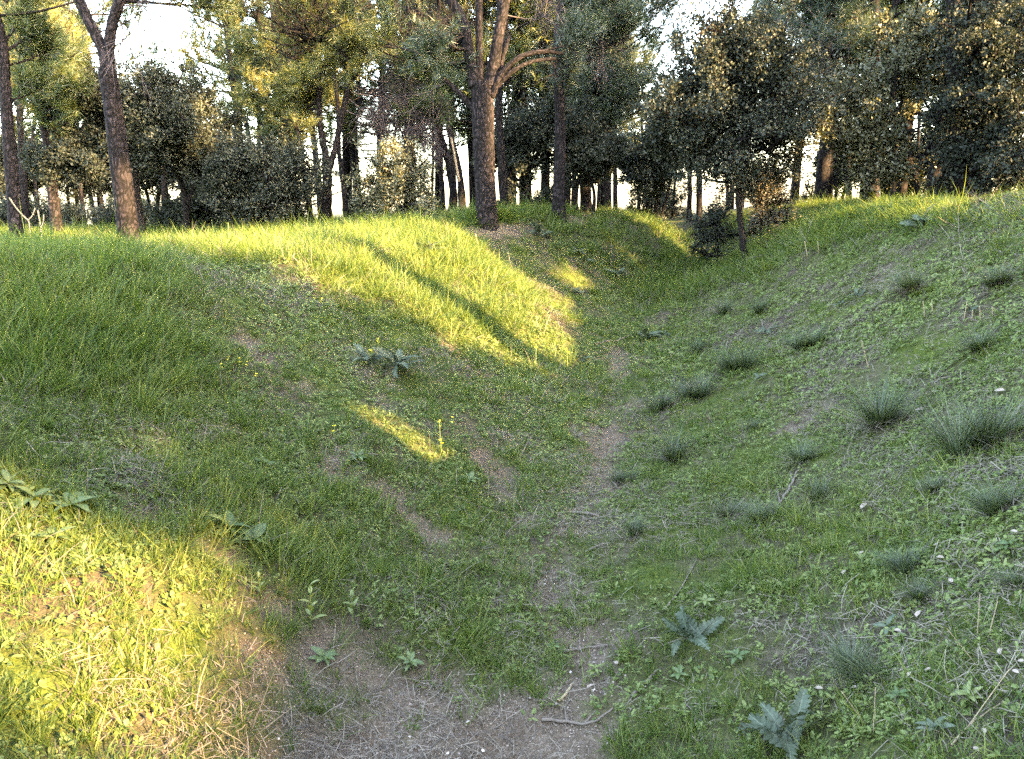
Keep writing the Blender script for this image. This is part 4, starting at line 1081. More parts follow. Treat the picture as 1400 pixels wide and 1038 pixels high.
def instancer(name, x, y, rot, scl, kinds, mat_objs, lift=0.0):
    """one object of ground cover: points on the soil, each carrying one of a few small meshes"""
    V = np.stack([x, y, hfine(x, y) + lift], 1)
    me = bpy.data.meshes.new(name)
    me.vertices.add(len(V)); me.vertices.foreach_set('co', V.astype(np.float32).ravel())
    a = me.attributes.new('rot', 'FLOAT_VECTOR', 'POINT'); a.data.foreach_set('vector', rot.astype(np.float32).ravel())
    a = me.attributes.new('scl', 'FLOAT_VECTOR', 'POINT'); a.data.foreach_set('vector', scl.astype(np.float32).ravel())
    a = me.attributes.new('kind', 'INT', 'POINT'); a.data.foreach_set('value', kinds.astype(np.int32))
    o = bpy.data.objects.new(name, me); C.objects.link(o); o['kind'] = 'stuff'
    col = bpy.data.collections.new(name + '_pieces')
    for m_ in mat_objs: col.objects.link(m_)
    ng = bpy.data.node_groups.new(name + '_scatter', 'GeometryNodeTree')
    ng.interface.new_socket('Geometry', in_out='INPUT', socket_type='NodeSocketGeometry')
    ng.interface.new_socket('Geometry', in_out='OUTPUT', socket_type='NodeSocketGeometry')
    gi = ng.nodes.new('NodeGroupInput'); go_ = ng.nodes.new('NodeGroupOutput')
    ci = ng.nodes.new('GeometryNodeCollectionInfo'); ci.inputs['Collection'].default_value = col
    ci.inputs['Separate Children'].default_value = True; ci.inputs['Reset Children'].default_value = True
    ip = ng.nodes.new('GeometryNodeInstanceOnPoints'); ip.inputs['Pick Instance'].default_value = True
    def na(nm, ty):
        n = ng.nodes.new('GeometryNodeInputNamedAttribute'); n.data_type = ty; n.inputs['Name'].default_value = nm; return n.outputs['Attribute']
    e2r = ng.nodes.new('FunctionNodeEulerToRotation')
    ng.links.new(na('rot', 'FLOAT_VECTOR'), e2r.inputs[0]); ng.links.new(e2r.outputs[0], ip.inputs['Rotation'])
    ng.links.new(na('scl', 'FLOAT_VECTOR'), ip.inputs['Scale']); ng.links.new(na('kind', 'INT'), ip.inputs['Instance Index'])
    ng.links.new(gi.outputs[0], ip.inputs['Points']); ng.links.new(ci.outputs[0], ip.inputs['Instance']); ng.links.new(ip.outputs[0], go_.inputs[0])
    md = o.modifiers.new('scatter', 'NODES'); md.node_group = ng
    return o

def blades_arrays(n, rad, hmin, hmax, w, lean, curve, g, segs=3, flat=False):
    """n grass blades round the origin: vertices, triangles, tone"""
    V = []; T = []; tn = []; k = 0
    for i in range(n):
        a = g.uniform(0, 2 * math.pi); r = rad * math.sqrt(g.random())
        b = np.array([r * math.cos(a), r * math.sin(a), -.01])
        a2 = a + g.normal() * .8; out = np.array([math.cos(a2), math.sin(a2), 0])
        h = g.uniform(hmin, hmax); ln = lean * g.uniform(.3, 1.3); cv = curve * g.uniform(.3, 1.4)
        sd = np.array([-out[1], out[0], 0]); tw = g.normal() * .5; sd = unit(sd + out * tw)
        tone = g.random()
        for s in range(segs + 1):
            f = s / segs
            p = b + out * (ln * f + cv * f * f) * h + np.array([0, 0, 1]) * h * (f - .35 * cv * f * f)
            ww = w * .5 * (1 - f ** 1.6) * (.6 + .8 * g.random() if s == 0 else 1)
            if s < segs: V += [p - sd * ww, p + sd * ww]; tn += [tone * .8 + .2 * f] * 2
            else: V.append(p); tn.append(min(1, tone * .8 + .3))
        for s in range(segs - 1):
            q = k + 2 * s; T += [(q, q + 1, q + 3), (q, q + 3, q + 2)]
        q = k + 2 * (segs - 1); T.append((q, q + 1, q + 2)); k += 2 * segs + 1
    return np.array(V), np.array(T), np.array(tn)

M['grass'] = leaf_mat('green grass', (.016, .036, .007), (.052, .094, .019), (.165, .195, .05), .40, .015, .5, 1.1)
M['herb'] = leaf_mat('small herbs', (.024, .042, .009), (.074, .112, .024), (.175, .205, .07), .30, .02, .5, 1.6)
M['straw'] = leaf_mat('dry straw', (.035, .028, .021), (.085, .07, .052), (.20, .17, .13), .15, .03, .6, 2)
M['tussock'] = leaf_mat('blue-green tussock grass', (.010, .021, .008), (.030, .048, .018), (.095, .12, .05), .25, .03, .5, 3)
M['thistle'] = leaf_mat('grey-green thistle leaf', (.016, .028, .014), (.036, .053, .030), (.09, .112, .074), .15, .02, .6, 6)
M['weed'] = leaf_mat('broad weed leaf', (.024, .046, .012), (.050, .084, .024), (.10, .135, .045), .28, .03, .5, 4)
M['paleweed'] = leaf_mat('pale young weed', (.05, .08, .022), (.10, .135, .04), (.18, .21, .07), .32, .03, .5, 4)
M['rib'] = rough_mat('pale leaf rib', lambda t: (.28, .32, .24), .7)
M['stem'] = rough_mat('green stem', lambda t: (.09, .13, .04), .7)
M['drystem'] = rough_mat('dry stalk', lambda t: ramp(t, noise(t, 40, 2, .5), [(.3, (.17, .13, .08)), (.7, (.33, .27, .18))]))
M['greystick'] = rough_mat('grey weathered stick', lambda t: ramp(t, noise(t, 40, 3, .6), [(.3, (.06, .05, .042)), (.7, (.17, .145, .12))]))
M['petal'] = rough_mat('yellow petal', lambda t: (.55, .45, .03), .6)
M['deadleaf'] = rough_mat('dry oak leaf', lambda t: ramp(t, noise(t, 50, 3, .6), [(.3, (.14, .11, .09)), (.7, (.30, .25, .21))]), .7)
M['stone'] = rough_mat('pale stone chip', lambda t: ramp(t, noise(t, 60, 3, .6), [(.3, (.3, .27, .24)), (.7, (.52, .49, .45))]), .85)
def piece(name, V, T, mat, tone):
    return bpy.data.objects.new(name, np_mesh(name, V, T, None, [mat], False, {'tone': tone}))

g0 = np.random.default_rng(5)
# grass: four heights of tuft, four of each
HC = [.055, .10, .16, .25]
tufts = []
for h_, n_, rad_, w_, ln_ in [(.055, 12, .022, .0030, .45), (.10, 12, .026, .0034, .35), (.16, 12, .030, .0040, .25), (.25, 11, .034, .0046, .20)]:
    for _ in range(4):
        V, T, tn = blades_arrays(n_, rad_, .45 * h_, 1.1 * h_, w_, ln_, .45, g0); tufts.append(piece('grass_tuft_%02d' % len(tufts), V, T, M['grass'], tn))
for k_ in range(4):      # dry stems that stand among the green
    V, T, tn = blades_arrays(5, .03, .10, .20, .0030, .35, .35, g0); tufts.append(piece('grass_tuft_%02d' % len(tufts), V, T, M['straw'], tn))
x, y, r, g = scatter(2300, pw=1.35, seed=3)
den, hh, rt = cover(x, y)
k = g.random(len(x)) < den * 1.05
x, y, r, hh, rt = x[k], y[k], r[k], hh[k], rt[k]
print('grass', len(x))
hh = hh * np.exp(g.normal(size=len(hh)) * .32)
ci_ = np.argmin(np.abs(np.log(hh[:, None] / np.array(HC)[None])), 1)
sz = np.clip(hh / np.array(HC)[ci_], .6, 1.5); wide = np.clip((r / 3.5) ** .7, 1, 2.2)
nrm = normals(x, y); up = unit(nrm * .45 + np.array([0, 0, .55]))
kd = ci_ * 4 + g.integers(0, 4, len(x)); dry = (g.random(len(x)) < .05 + .2 * (fbm(x * .9, y * .9, 101, 2) - .45)); kd = np.where(dry, 16 + g.integers(0, 4, len(x)), kd)
instancer('grass', x, y, euler_to(up, g.uniform(0, 6.28, len(x)), .30, g), np.stack([sz * wide, sz * wide, np.where(dry, np.clip(hh / .14, .4, 1.5), sz)], 1), kd, tufts)

def herb_arrays(n, L, w, g, tilt=.35):
    V = []; T = []; tn = []; k = 0
    for i in range(n):
        a = g.uniform(0, 6.28); o = np.array([math.cos(a), math.sin(a), 0]); sd = np.array([-o[1], o[0], 0])
        l = L * g.uniform(.6, 1.3); ww = w * l / L; b = o * g.uniform(0, L * .6) + sd * g.normal() * L * .3; tl = tilt * g.uniform(.2, 1.8); z0 = g.uniform(.002, .02)
        b = b + np.array([0, 0, z0]); upv = np.array([0, 0, 1.]); tone = g.random()
        q = [b, b + o * l * .35 + sd * ww * .5 + upv * l * (.35 * tl + .06), b + o * l * .8 + sd * ww * .42 + upv * l * (.8 * tl * .8 + .03), b + o * l + upv * l * tl * .75,
             b + o * l * .8 - sd * ww * .42 + upv * l * (.8 * tl * .8 + .03), b + o * l * .35 - sd * ww * .5 + upv * l * (.35 * tl + .06), b + o * l * .5 + upv * l * tl * .45]
        V += q; tn += [tone * .8 + .1] * 7
        T += [(k, k + 1, k + 6), (k + 1, k + 2, k + 6), (k + 2, k + 3, k + 6), (k + 3, k + 4, k + 6), (k + 4, k + 5, k + 6), (k + 5, k, k + 6)]; k += 7
    return np.array(V), np.array(T), np.array(tn)
hp = []
for n_, L_, w_ in [(10, .014, .008), (8, .020, .009), (12, .011, .007), (6, .026, .010), (9, .016, .011)]:
    V, T, tn = herb_arrays(n_, L_, w_, g0); hp.append(piece('herb_%d' % len(hp), V, T, M['herb'], tn))
x, y, r, g = scatter(2600, rmax=13, pw=1.45, seed=9)
den, hh, rt = cover(x, y)
pn = fbm(x * 1.3, y * 1.3, 77, 3); bb = bare(x, y)
k = g.random(len(x)) < np.clip((.40 + .30 * rt + 2.0 * (pn - .5)) * (1 - bb), 0, 1)
x, y, r = x[k], y[k], r[k]
print('herbs', len(x))
s = g.uniform(.42, 1.15, len(x)) * np.clip(r / 5, .85, 1.3)
instancer('herbs', x, y, euler_to(normals(x, y), g.uniform(0, 6.28, len(x)), .15, g), np.stack([s, s, s], 1), g.integers(0, 5, len(x)), hp)

def straw_arrays(n, L, w, g):
    V = []; T = []; tn = []; k = 0
    for i in range(n):
        a = g.uniform(0, 6.28); o = np.array([math.cos(a), math.sin(a), g.normal() * .12]); sd = np.array([-o[1], o[0], 0]) * w * .5
        c = np.array([g.normal() * .035, g.normal() * .035, g.uniform(.002, .016)]); l = L * g.uniform(.4, 1.2); m = c + np.array([0, 0, g.uniform(0, .01)]) + sd * g.normal() * 3
        V += [c - o * l / 2 - sd, c - o * l / 2 + sd, m - sd, m + sd, c + o * l / 2]; tone = g.random(); tn += [tone] * 5
        T += [(k, k + 1, k + 3), (k, k + 3, k + 2), (k + 2, k + 3, k + 4)]; k += 5
    return np.array(V), np.array(T), np.array(tn)
sp = []
for n_, L_, w_ in [(7, .05, .0018), (6, .07, .0018), (9, .035, .0020), (4, .10, .0018)]:
    V, T, tn = straw_arrays(n_, L_, w_, g0); sp.append(piece('straw_%d' % len(sp), V, T, M['straw'], tn))
x, y, r, g = scatter(1900, rmax=13, pw=1.3, seed=15)
den, hh, rt = cover(x, y); pn = fbm(x * 2.1, y * 2.1, 83, 3); bb = bare(x, y)
k = g.random(len(x)) < np.clip(.22 + .10 * bb + .24 * rt + 1.6 * (pn - .52) + .5 * soft_poly(x, y, [(-20,530),(330,560),(340,720),(200,710),(-20,690)]) - .25 * den, .03, .9)
x, y, r = x[k], y[k], r[k]
print('straw', len(x))
s = g.uniform(.6, 1.4, len(x)) * np.clip(r / 5, 1, 1.4)
instancer('dry_straw', x, y, euler_to(normals(x, y), g.uniform(0, 6.28, len(x)), .12, g), np.stack([s, s, s], 1), g.integers(0, 4, len(x)), sp)

def crumb_arrays(n, g):
    V = []; T = []; k = 0
    for i in range(n):
        c = np.array([g.normal() * .035, g.normal() * .035, .001]); s_ = g.uniform(.001, .0042); a = g.uniform(0, 6.28)
        for q in ((1, 0, 0), (-.4, .9, 0), (-.5, -.8, 0), (0, .1, 1.0)):
            V.append(c + s_ * np.array([q[0] * math.cos(a) - q[1] * math.sin(a), q[0] * math.sin(a) + q[1] * math.cos(a), q[2]]))
        T += [(k, k + 1, k + 3), (k + 1, k + 2, k + 3), (k + 2, k, k + 3)]; k += 4
    return np.array(V), np.array(T), g.random(k)
M['crumb'] = leaf_mat('soil crumbs', (.05, .04, .032), (.11, .09, .075), (.22, .185, .15), 0, .02, .7, 9)
cp = []
for n_ in (10, 14, 8):
    V, T, tn = crumb_arrays(n_, g0); cp.append(piece('crumbs_%d' % len(cp), V, T, M['crumb'], np.repeat(g0.random(n_), 4)))
x, y, r, g = scatter(1800, rmax=8, pw=1.6, seed=21)
bb = bare(x, y); k = g.random(len(x)) < bb * .5
x, y, r = x[k], y[k], r[k]; s = g.uniform(.6, 1.5, len(x))
print('crumbs', len(x))
instancer('soil_crumbs', x, y, euler_to(normals(x, y), g.uniform(0, 6.28, len(x)), .05, g), np.stack([s, s, s], 1), g.integers(0, 3, len(x)), cp)
# ------------------------------------------------------------------ single plants, sticks and stones
def spot(u, v):
    p = ground(u, v); p[2] = float(hfine(np.array([p[0]]), np.array([p[1]]))[0]); return p
def ppm(p): return FPX / project(p)[2]         # photo pixels per metre at p
def nrm_at(p): return normals(np.array([p[0]]), np.array([p[1]]))[0]
def set_rot(o, n, spin):
    e = euler_to(n[None], np.array([spin]))[0]; o.rotation_euler = tuple(float(c) for c in e)

# tussocks: fine arching blades, straw at the foot
gt = np.random.default_rng(77)
TUSS = []
for k in range(6):
    def clumps_of(n, rad, h0_, h1_, w, lean, curve, sg):
        Vs, Ts, ts, o_ = [], [], [], 0
        for c in range(int(gt.integers(2, 5))):
            f = gt.uniform(.45, 1.0); V, T, tn = blades_arrays(int(n * f / 2.2), rad * f, h0_ * f, h1_ * f, w, lean, curve, gt, sg)
            V = V + V[:, 2:3] * np.array([[gt.normal() * .35, gt.normal() * .35, 0]]) + np.array([gt.normal() * .16, gt.normal() * .16, 0]) * (c > 0)
            Vs.append(V); Ts.append(T + o_); ts.append(tn); o_ += len(V)
        return np.concatenate(Vs), np.concatenate(Ts), np.concatenate(ts)
    V, T, tn = clumps_of(430, .10, .4, 1.2, .012, .40, .5, 4)
    a = np_mesh('green_blades', V, T, None, [M['tussock']], False, {'tone': tn})
    V, T, tn = clumps_of(150, .12, .25, .8, .010, .8, .9, 3)
    b = np_mesh('dry_blades', V, T, None, [M['straw']], False, {'tone': tn})
    TUSS.append((a, b))
G_T = 'grass tussocks on the right bank'
def tussock(u, v, wpx, label, kind=None, dens=1.0, group=G_T):
    p = spot(u, v); s = wpx / ppm(p) / (1.12 if wpx > 45 else .85) * gt.uniform(.85, 1.15)
    r = thing('grass_tussock', label, 'grass tussock', p, group)
    a, b = TUSS[int(gt.integers(0, 6)) if kind is None else kind]
    link('green_blades', a, r); link('dry_blades', b, r)
    set_rot(r, unit(nrm_at(p) * .6 + np.array([0, 0, .5])), gt.uniform(0, 6.28)); r.scale = (s * gt.uniform(.85, 1.25), s, s * gt.uniform(.7, 1.05))
    return r
for u, v, w, lab in [
    (1203,583,88,'dense dark tussock in the middle of the right bank, right of two bare scrapes'),
    (1352,608,105,'large loose tussock with straw at its foot, near the right edge of the photo'),
    (1101,475,36,'narrow upright tussock high on the right bank, above the dry upright stalk'),
    (1006,705,54,'round dark tussock low on the right bank, left of the curved grey stick'),
    (1047,712,32,'small tussock touching the left foot of the curved grey stick'),
    (1112,688,42,'grey-green tussock just right of the curved grey stick'),
    (1165,925,96,'big drooping tussock at the lower right, above the silvery thistle'),
    (1243,780,64,'flat dark tussock on the right bank among pale dry leaves'),
    (921,632,58,'bluish leaning tussock at the foot of the right bank beside the trench path'),
    (1096,632,54,'tussock below the lower bare scrape on the right bank'),
    (989,428,34,'small dark tussock high on the right bank towards the bend'),
    (1247,398,60,'wide soft tussock near the top of the right bank'),
    (1006,508,44,'pale spreading tussock half way up the right bank near the trench'),
    (953,483,26,'tiny pale tussock above the trench floor near the bend'),
    (1377,385,66,'tussock glowing yellow in the sun on the right crest at the photo edge'),
    (1026,585,24,'small dark tussock left of the lower bare scrape'),
    (866,735,50,'bluish sparse tussock right of the bare trail in the trench floor'),
    (1393,800,54,'dark tussock cut by the right edge of the photo'),
    (1371,700,58,'leafy dark tussock at the right edge below the large loose one'),
    (946,545,40,'loose bluish tussock at the foot of the right bank, above the leaning one'),
    (1041,428,24,'little tussock beside the grey-green mat high on the right bank'),
    (1277,672,30,'straw-coloured small tussock right of centre on the right bank'),
    (1341,478,36,'thin tussock under the row of pale dry stubs at the right'),
    (1255,820,34,'lower twin of the flat dark tussock among pale dry leaves'),
    (905,560,30,'short tussock where the trench floor meets the right bank'),
    (848,655,30,'fine short tussock at the right rim of the bare trail')]:
    tussock(u, v, w, lab)

# thistles: rosettes of deeply cut grey-green leaves
def thistle_leaf(L, wd, g):
    V = [(0, 0, 0)]; T = []; tn = [.5]; n = 9
    mid = []
    for i in range(n + 1):
        f = i / n; z = L * (.34 * f - .42 * f * f) ; mid.append(np.array([L * f, 0, z + .004]))
    V = [tuple(p) for p in mid]; tn = [.9] * len(V)
    for sd in (-1, 1):
        for i in range(1, n):
            f = i / n; w = wd * (math.sin(math.pi * min(1, f * .9 + .12)) ** .7) * g.uniform(.8, 1.15)
            b0 = mid[i - 1] * .35 + mid[i] * .65; b1 = mid[i] * .45 + mid[i + 1] * .55
            tip = mid[i] + np.array([L * .075, sd * w, w * .30 * g.uniform(-.3, 1)]); s1 = mid[i] + np.array([-L * .03, sd * w * .62, w * .22]); s2 = mid[i] + np.array([L * .105, sd * w * .66, w * .1])
            k = len(V); V += [tuple(b0), tuple(b1), tuple(tip), tuple(s1), tuple(s2)]; t0 = g.uniform(.1, .6); tn += [.55, .55, t0 + .25, t0, t0]
            T += [(k, k + 3, k + 2), (k, k + 2, k + 1), (k + 1, k + 2, k + 4)]
            T += [(i - 1 if False else i, k, k + 1)]
    for i in range(n):
        k = len(V); a, b = mid[i], mid[i + 1]; w = wd * .07
        V += [tuple(a + np.array([0, w, .002])), tuple(a + np.array([0, -w, .002])), tuple(b + np.array([0, w, .002])), tuple(b + np.array([0, -w, .002]))]; tn += [1.0] * 4
        T += [(k, k + 1, k + 3), (k, k + 3, k + 2)]
    return np_mesh('leaf', np.array(V), np.array(T), None, [M['thistle']], False, {'tone': np.array(tn)})
TL = [thistle_leaf(1.0, .19, gt) for _ in range(4)]
def thistle(u, v, wpx, n, label, a0=0, spread=6.28, tilt=.3, group=None):
    p = spot(u, v); L = wpx / ppm(p) * .5; n = int(n * 1.4) + 1
    r = thing('thistle', label, 'thistle', p, group); nn = unit(nrm_at(p) + np.array([0, 0, .4])); set_rot(r, nn, 0)
    for i in range(n):
        o = link('leaf', TL[int(gt.integers(0, 4))], r)
        s = L * gt.uniform(.5, 1.15); o.scale = (s, s, s); o.rotation_euler = (gt.normal() * .5, -tilt * gt.uniform(.2, 2.6), a0 + spread * (i + gt.uniform(-.4, .4)) / n); o.location = (gt.normal() * L * .12, gt.normal() * L * .12, .01 + .004 * i)
    return r
G_TH = 'silvery thistles'
for u, v, w, n, lab, a0, sp in [
    (1085,1022,150,7,'large silvery thistle with deeply cut spiny leaves at the bottom edge of the photo', -.2, 6.28),
    (945,882,110,6,'silvery thistle with jagged leaves low on the right, beside the trench floor', 0, 6.28),
    (500,498,60,9,'left half of a grey-green leafy clump on the left bank, dark underneath', 0, 6.28), (540,506,70,9,'right, paler half of a grey-green leafy clump on the left bank', 0, 6.28),
    (736,322,46,8,'low grey-green clump near the top of the shaded slope of the far mound', 0, 6.28), (790,346,26,6,'upper of two small bluish clumps on the shaded slope of the far mound', 0, 6.28), (800,358,18,5,'lower of two small bluish clumps on the shaded slope of the far mound', 0, 6.28),
    (842,378,36,7,'grey leafy clump in the middle of the far mound slope', 0, 6.28), (788,402,26,6,'flat bluish clump low on the far mound slope', 0, 6.28), (893,352,22,6,'small bluish clump near the right end of the far mound', 0, 6.28),
    (796,498,26,6,'small dark clump at the left foot of the trench beyond the sunlit spur', 0, 6.28), (882,465,44,7,'dark grey-green clump lying across the trench floor', 0, 6.28), (912,462,26,6,'dark grey-green clump at the foot of the right bank beyond the path end', 0, 6.28),
    (1050,457,38,6,'bluish flat clump lying high on the right bank', 0, 6.28), (1040,522,24,7,'dark compact clump half way up the right bank', 0, 6.28), (1176,408,34,7,'bluish clump near the top of the right bank', 0, 6.28), (1150,420,26,6,'smaller bluish clump left of its neighbour near the top of the right bank', 0, 6.28),
    (1262,312,60,9,'pale grey-green mat of leaves just under the right crest', 0, 6.28), (1225,392,30,5,'grey thistle rosette under the crest grass on the right bank', 0, 6.28), (590,345,50,9,'sunlit grey-green cushion on top of the spur', 0, 6.28),
    (1330,430,28,5,'grey leaves behind the pale dry stubs at the right', 0, 6.28), (755,430,24,6,'dull green clump on the dark slope right of the sunlit spur', 0, 6.28)]:
    thistle(u, v, w, n, lab, a0, sp, group=G_TH)

# broad-leaved weeds: flat rosettes
def broad_leaf(g, mat):
    V = []; T = []; n = 6; tn = []
    for i in range(n + 1):
        f = i / n; w = .17 * (math.sin(math.pi * f ** .85) ** .8) + .012; z = .42 * f - .5 * f * f
        V += [(f, -w, z + .03), (f, 0, z), (f, w, z + .03)]; t0 = g.uniform(.3, .6); tn += [t0, min(1, t0 + .3), t0]
    for i in range(n):
        a = 3 * i; T += [(a, a + 1, a + 4), (a, a + 4, a + 3), (a + 1, a + 2, a + 5), (a + 1, a + 5, a + 4)]
    return np_mesh('leaf', np.array(V), np.array(T), None, [mat], True, {'tone': np.array(tn)})
BL = {m: [broad_leaf(gt, M[m]) for _ in range(3)] for m in ('weed', 'paleweed', 'thistle')}
def rosette(u, v, wpx, n, label, m='weed', tilt=.35, group='broad-leaved rosettes'):
    p = spot(u, v); L = wpx / ppm(p) * .46; n = n + 2
    r = thing('broadleaf_weed', label, 'weed', p, group); set_rot(r, unit(nrm_at(p) + np.array([0, 0, .4])), gt.uniform(0, 6.28))
    for i in range(n):
        o = link('leaf', BL[m][int(gt.integers(0, 3))], r); s = L * gt.uniform(.65, 1.1)
        o.scale = (s, s * gt.uniform(.8, 1.2), s); o.rotation_euler = (gt.normal() * .2, -tilt * gt.uniform(-.3, 1.6), 2.4 * i); o.location = (0, 0, .012 + .002 * i)
for u, v, w, n, lab, m in [(45,690,80,7,'broad-leaved green weed rosette at the left edge above the sunlit grass', 'weed'), (98,698,80,7,'broad-leaved weed rosette right of its twin at the left edge', 'weed'),
    (72,742,70,5,'weed rosette with upright leaves at the rim of the sunlit grass', 'weed'), (10,670,60,6,'weed rosette cut by the left edge of the photo', 'weed'), (965,828,44,5,'whitish young rosette right of the bare trail, above the jagged thistle', 'paleweed'),
    (817,912,32,7,'pale little rosette on the bare trail', 'paleweed'), (1282,1005,70,5,'blue-green long-leaved weed at the lower right corner', 'thistle'), (1330,962,54,6,'light green rosette at the lower right', 'paleweed'),
    (1232,960,44,6,'small green rosette between the big drooping tussock and the corner', 'weed'), (1215,862,46,3,'single broad grey leaf beside the big drooping tussock', 'thistle'), (1380,752,40,5,'green rosette at the right edge beside dry leaves', 'weed'),
    (440,892,56,6,'flat green rosette at the head of the bare earth', 'weed'), (490,628,40,6,'bright small rosette beside the pale scar on the left bank', 'weed'), (360,640,50,5,'broad weed half way down the left bank', 'weed'),
    (310,730,80,8,'lush broad-leaved weed in the deep grass low on the left bank', 'weed'), (345,745,70,7,'second lush weed beside the bare hollow low on the left bank', 'weed'), (640,660,36,6,'small rosette at the foot of the left bank', 'weed'),
    (930,930,40,6,'leafy rosette low on the right beside the path', 'weed'), (1010,905,40,6,'leafy rosette right of the jagged thistle', 'weed'), (560,905,44,6,'rosette at the upper edge of the bare earth', 'weed'), (755,880,36,5,'rosette by the bare trail near the bottom', 'weed')]:
    rosette(u, v, w, n, lab, m)

# upright weeds and flowers
def stalk_thing(name, label, cat, u, v, tip, wpx, mat, group=None, mid=None):
    p = spot(u, v); D = p[1]; q = at(tip[0], tip[1], D - .02)
    r = thing(name, label, cat, p, group)
    pts = [p - np.array([0, 0, .03])] + [at(m[0], m[1], D - .01) for m in (mid or [])] + [q]
    rad = wpx / ppm(p) * .5
    Ps, Rs = smooth_path(np.array(pts), np.linspace(rad, rad * .6, len(pts)), 7)
    tb = Tubes(); tb.add(Ps, Rs, 5); link('stem', tb.mesh('stem', mat, p), r)
    return r, p, Ps, rad
for u, v, tip, lab in [(483,848,(481,808),'pale young weed at the rim of the bare earth, in front of two others'), (512,822,(513,797),'pale weed sprig in the shade, left of a pair above the bare earth'), (527,822,(529,802),'pale weed sprig in the shade, right of a pair above the bare earth'),
    (425,850,(424,800),'sunlit young weed at the right tip of the sunlit earth'), (358,810,(352,782),'sunlit leafy weed above the orange earth'), (112,795,(114,742),'tall pale-tipped weed in the sunlit grass at the lower left'),
    (313,345,(312,305),'tall yellow-green weed on the left crest against the dark wood'), (170,812,(168,768),'thin sunlit weed in the lower left grass'), (40,760,(38,715),'upright sunlit stalk near the left edge')]:
    r, p, Ps, rad = stalk_thing('upright_weed', lab, 'weed', u, v, tip, 2.0, M['stem'], 'upright weeds'); H = np.linalg.norm(Ps[-1] - Ps[0])
    for i in range(9):
        f = .3 + .7 * i / 8; q, d = lerp_path(Ps, min(f, .999)); o = link('leaf', BL['paleweed'][i % 3], r)
        s = H * gt.uniform(.16, .3) * (1.15 - .5 * f); o.scale = (s, s, s); o.location = tuple(q - p); o.rotation_euler = (0, -gt.uniform(.3, 1.0), 2.4 * i)
pet = np_mesh('petal', np.array([(0, 0, 0), (.5, -.35, .12), (1, -.2, .1), (1, .2, .1), (.5, .35, .12)]), np.array([(0, 1, 4), (1, 2, 3), (1, 3, 4)]), None, [M['petal']])
for u, v, tip, lab in [(602,612,(601,577),'taller yellow flower spray on a thin stem on the left bank, beside its twin'), (619,612,(620,571),'single yellow flower on a thin stem on the left bank'), (603,622,(603,602),'low yellow flower under the flower spray on the left bank'), (455,612,(457,583),'yellow flower in the grass beside the scar on the left bank'),
    (301,520,(302,499),'yellow flower at the edge of the upper scar, leftmost'), (326,515,(327,491),'yellow flower at the edge of the upper scar, second'), (338,520,(337,495),'yellow flower at the edge of the upper scar, third'), (430,425,(429,405),'tiny yellow flower under the sunlit band, left one'), (441,428,(440,409),'tiny yellow flower under the sunlit band, right one'),
    (508,500,(507,480),'yellow flower behind the grey-green leafy clump'), (516,486,(517,464),'yellow flower high on the bank behind the grey-green clump'), (776,500,(775,478),'yellow flower at the edge of the shaded slope beyond the spur'), (732,505,(733,470),'yellow flower at the shining tip of the spur'), (313,505,(313,488),'yellow flower beside the upper scar, behind the others'), (352,528,(351,512),'pale yellow flower low beside the upper scar')]:
    r, p, Ps, rad = stalk_thing('yellow_flower', lab, 'flower', u, v, tip, 1.4, M['stem'], 'yellow flowers on the left bank')
    s = 2.9 / ppm(p)
    for c in range(2):
        q = Ps[-1 - c] - p + gt.normal(size=3) * s * .3 * c
        for i in range(4):
            o = link('petal', pet, r); o.scale = (s, s, s); o.location = tuple(q); o.rotation_euler = (gt.normal() * .3, -.4 + gt.normal() * .3, 1.57 * i + c)

# dry stalks and stubs
for u, v, tip, lab in [(1189,500,(1178,466),'straight dry straw-coloured stalk leaning left on the right bank'), (1266,432,(1262,412),'leftmost pale dry stub of the row on the right bank'), (1276,428,(1274,410),'second pale dry stub of the row on the right bank'), (1318,436,(1322,413),'pale dry stub in the middle of the row on the right bank'),
    (1329,438,(1330,424),'short pale dry stub in the middle of the row on the right bank'), (1342,436,(1339,418),'pale dry stub right of the middle of the row'), (1358,434,(1357,420),'last pale dry stub of the row on the right bank'), (1337,872,(1340,812),'thin forked dry stalk at the lower right'), (1350,872,(1364,822),'dry stalk with a seed head leaning right at the lower right'),
    (1105,350,(1100,330),'small sunlit dry stub under the right crest'), (1120,345,(1118,330),'second small sunlit dry stub under the right crest'), (1190,985,(1150,945),'bent dry stalk over the silvery thistle at the bottom'), (1195,1000,(1197,940),'upright dry stalk right of the silvery thistle'),
    (655,340,(650,320),'dry reddish stalk on the right shoulder of the spur'), (700,365,(694,345),'dry stalk lower on the right shoulder of the spur'), (1310,1000,(1380,915),'long pale dry stem lying at the lower right corner'), (1345,905,(1295,860),'thin dry stem lying right of the big drooping tussock')]:
    r, p, Ps, rad = stalk_thing('dry_stalk', lab, 'dry stalk', u, v, tip, 1.7, M['drystem'], 'dry stalks')
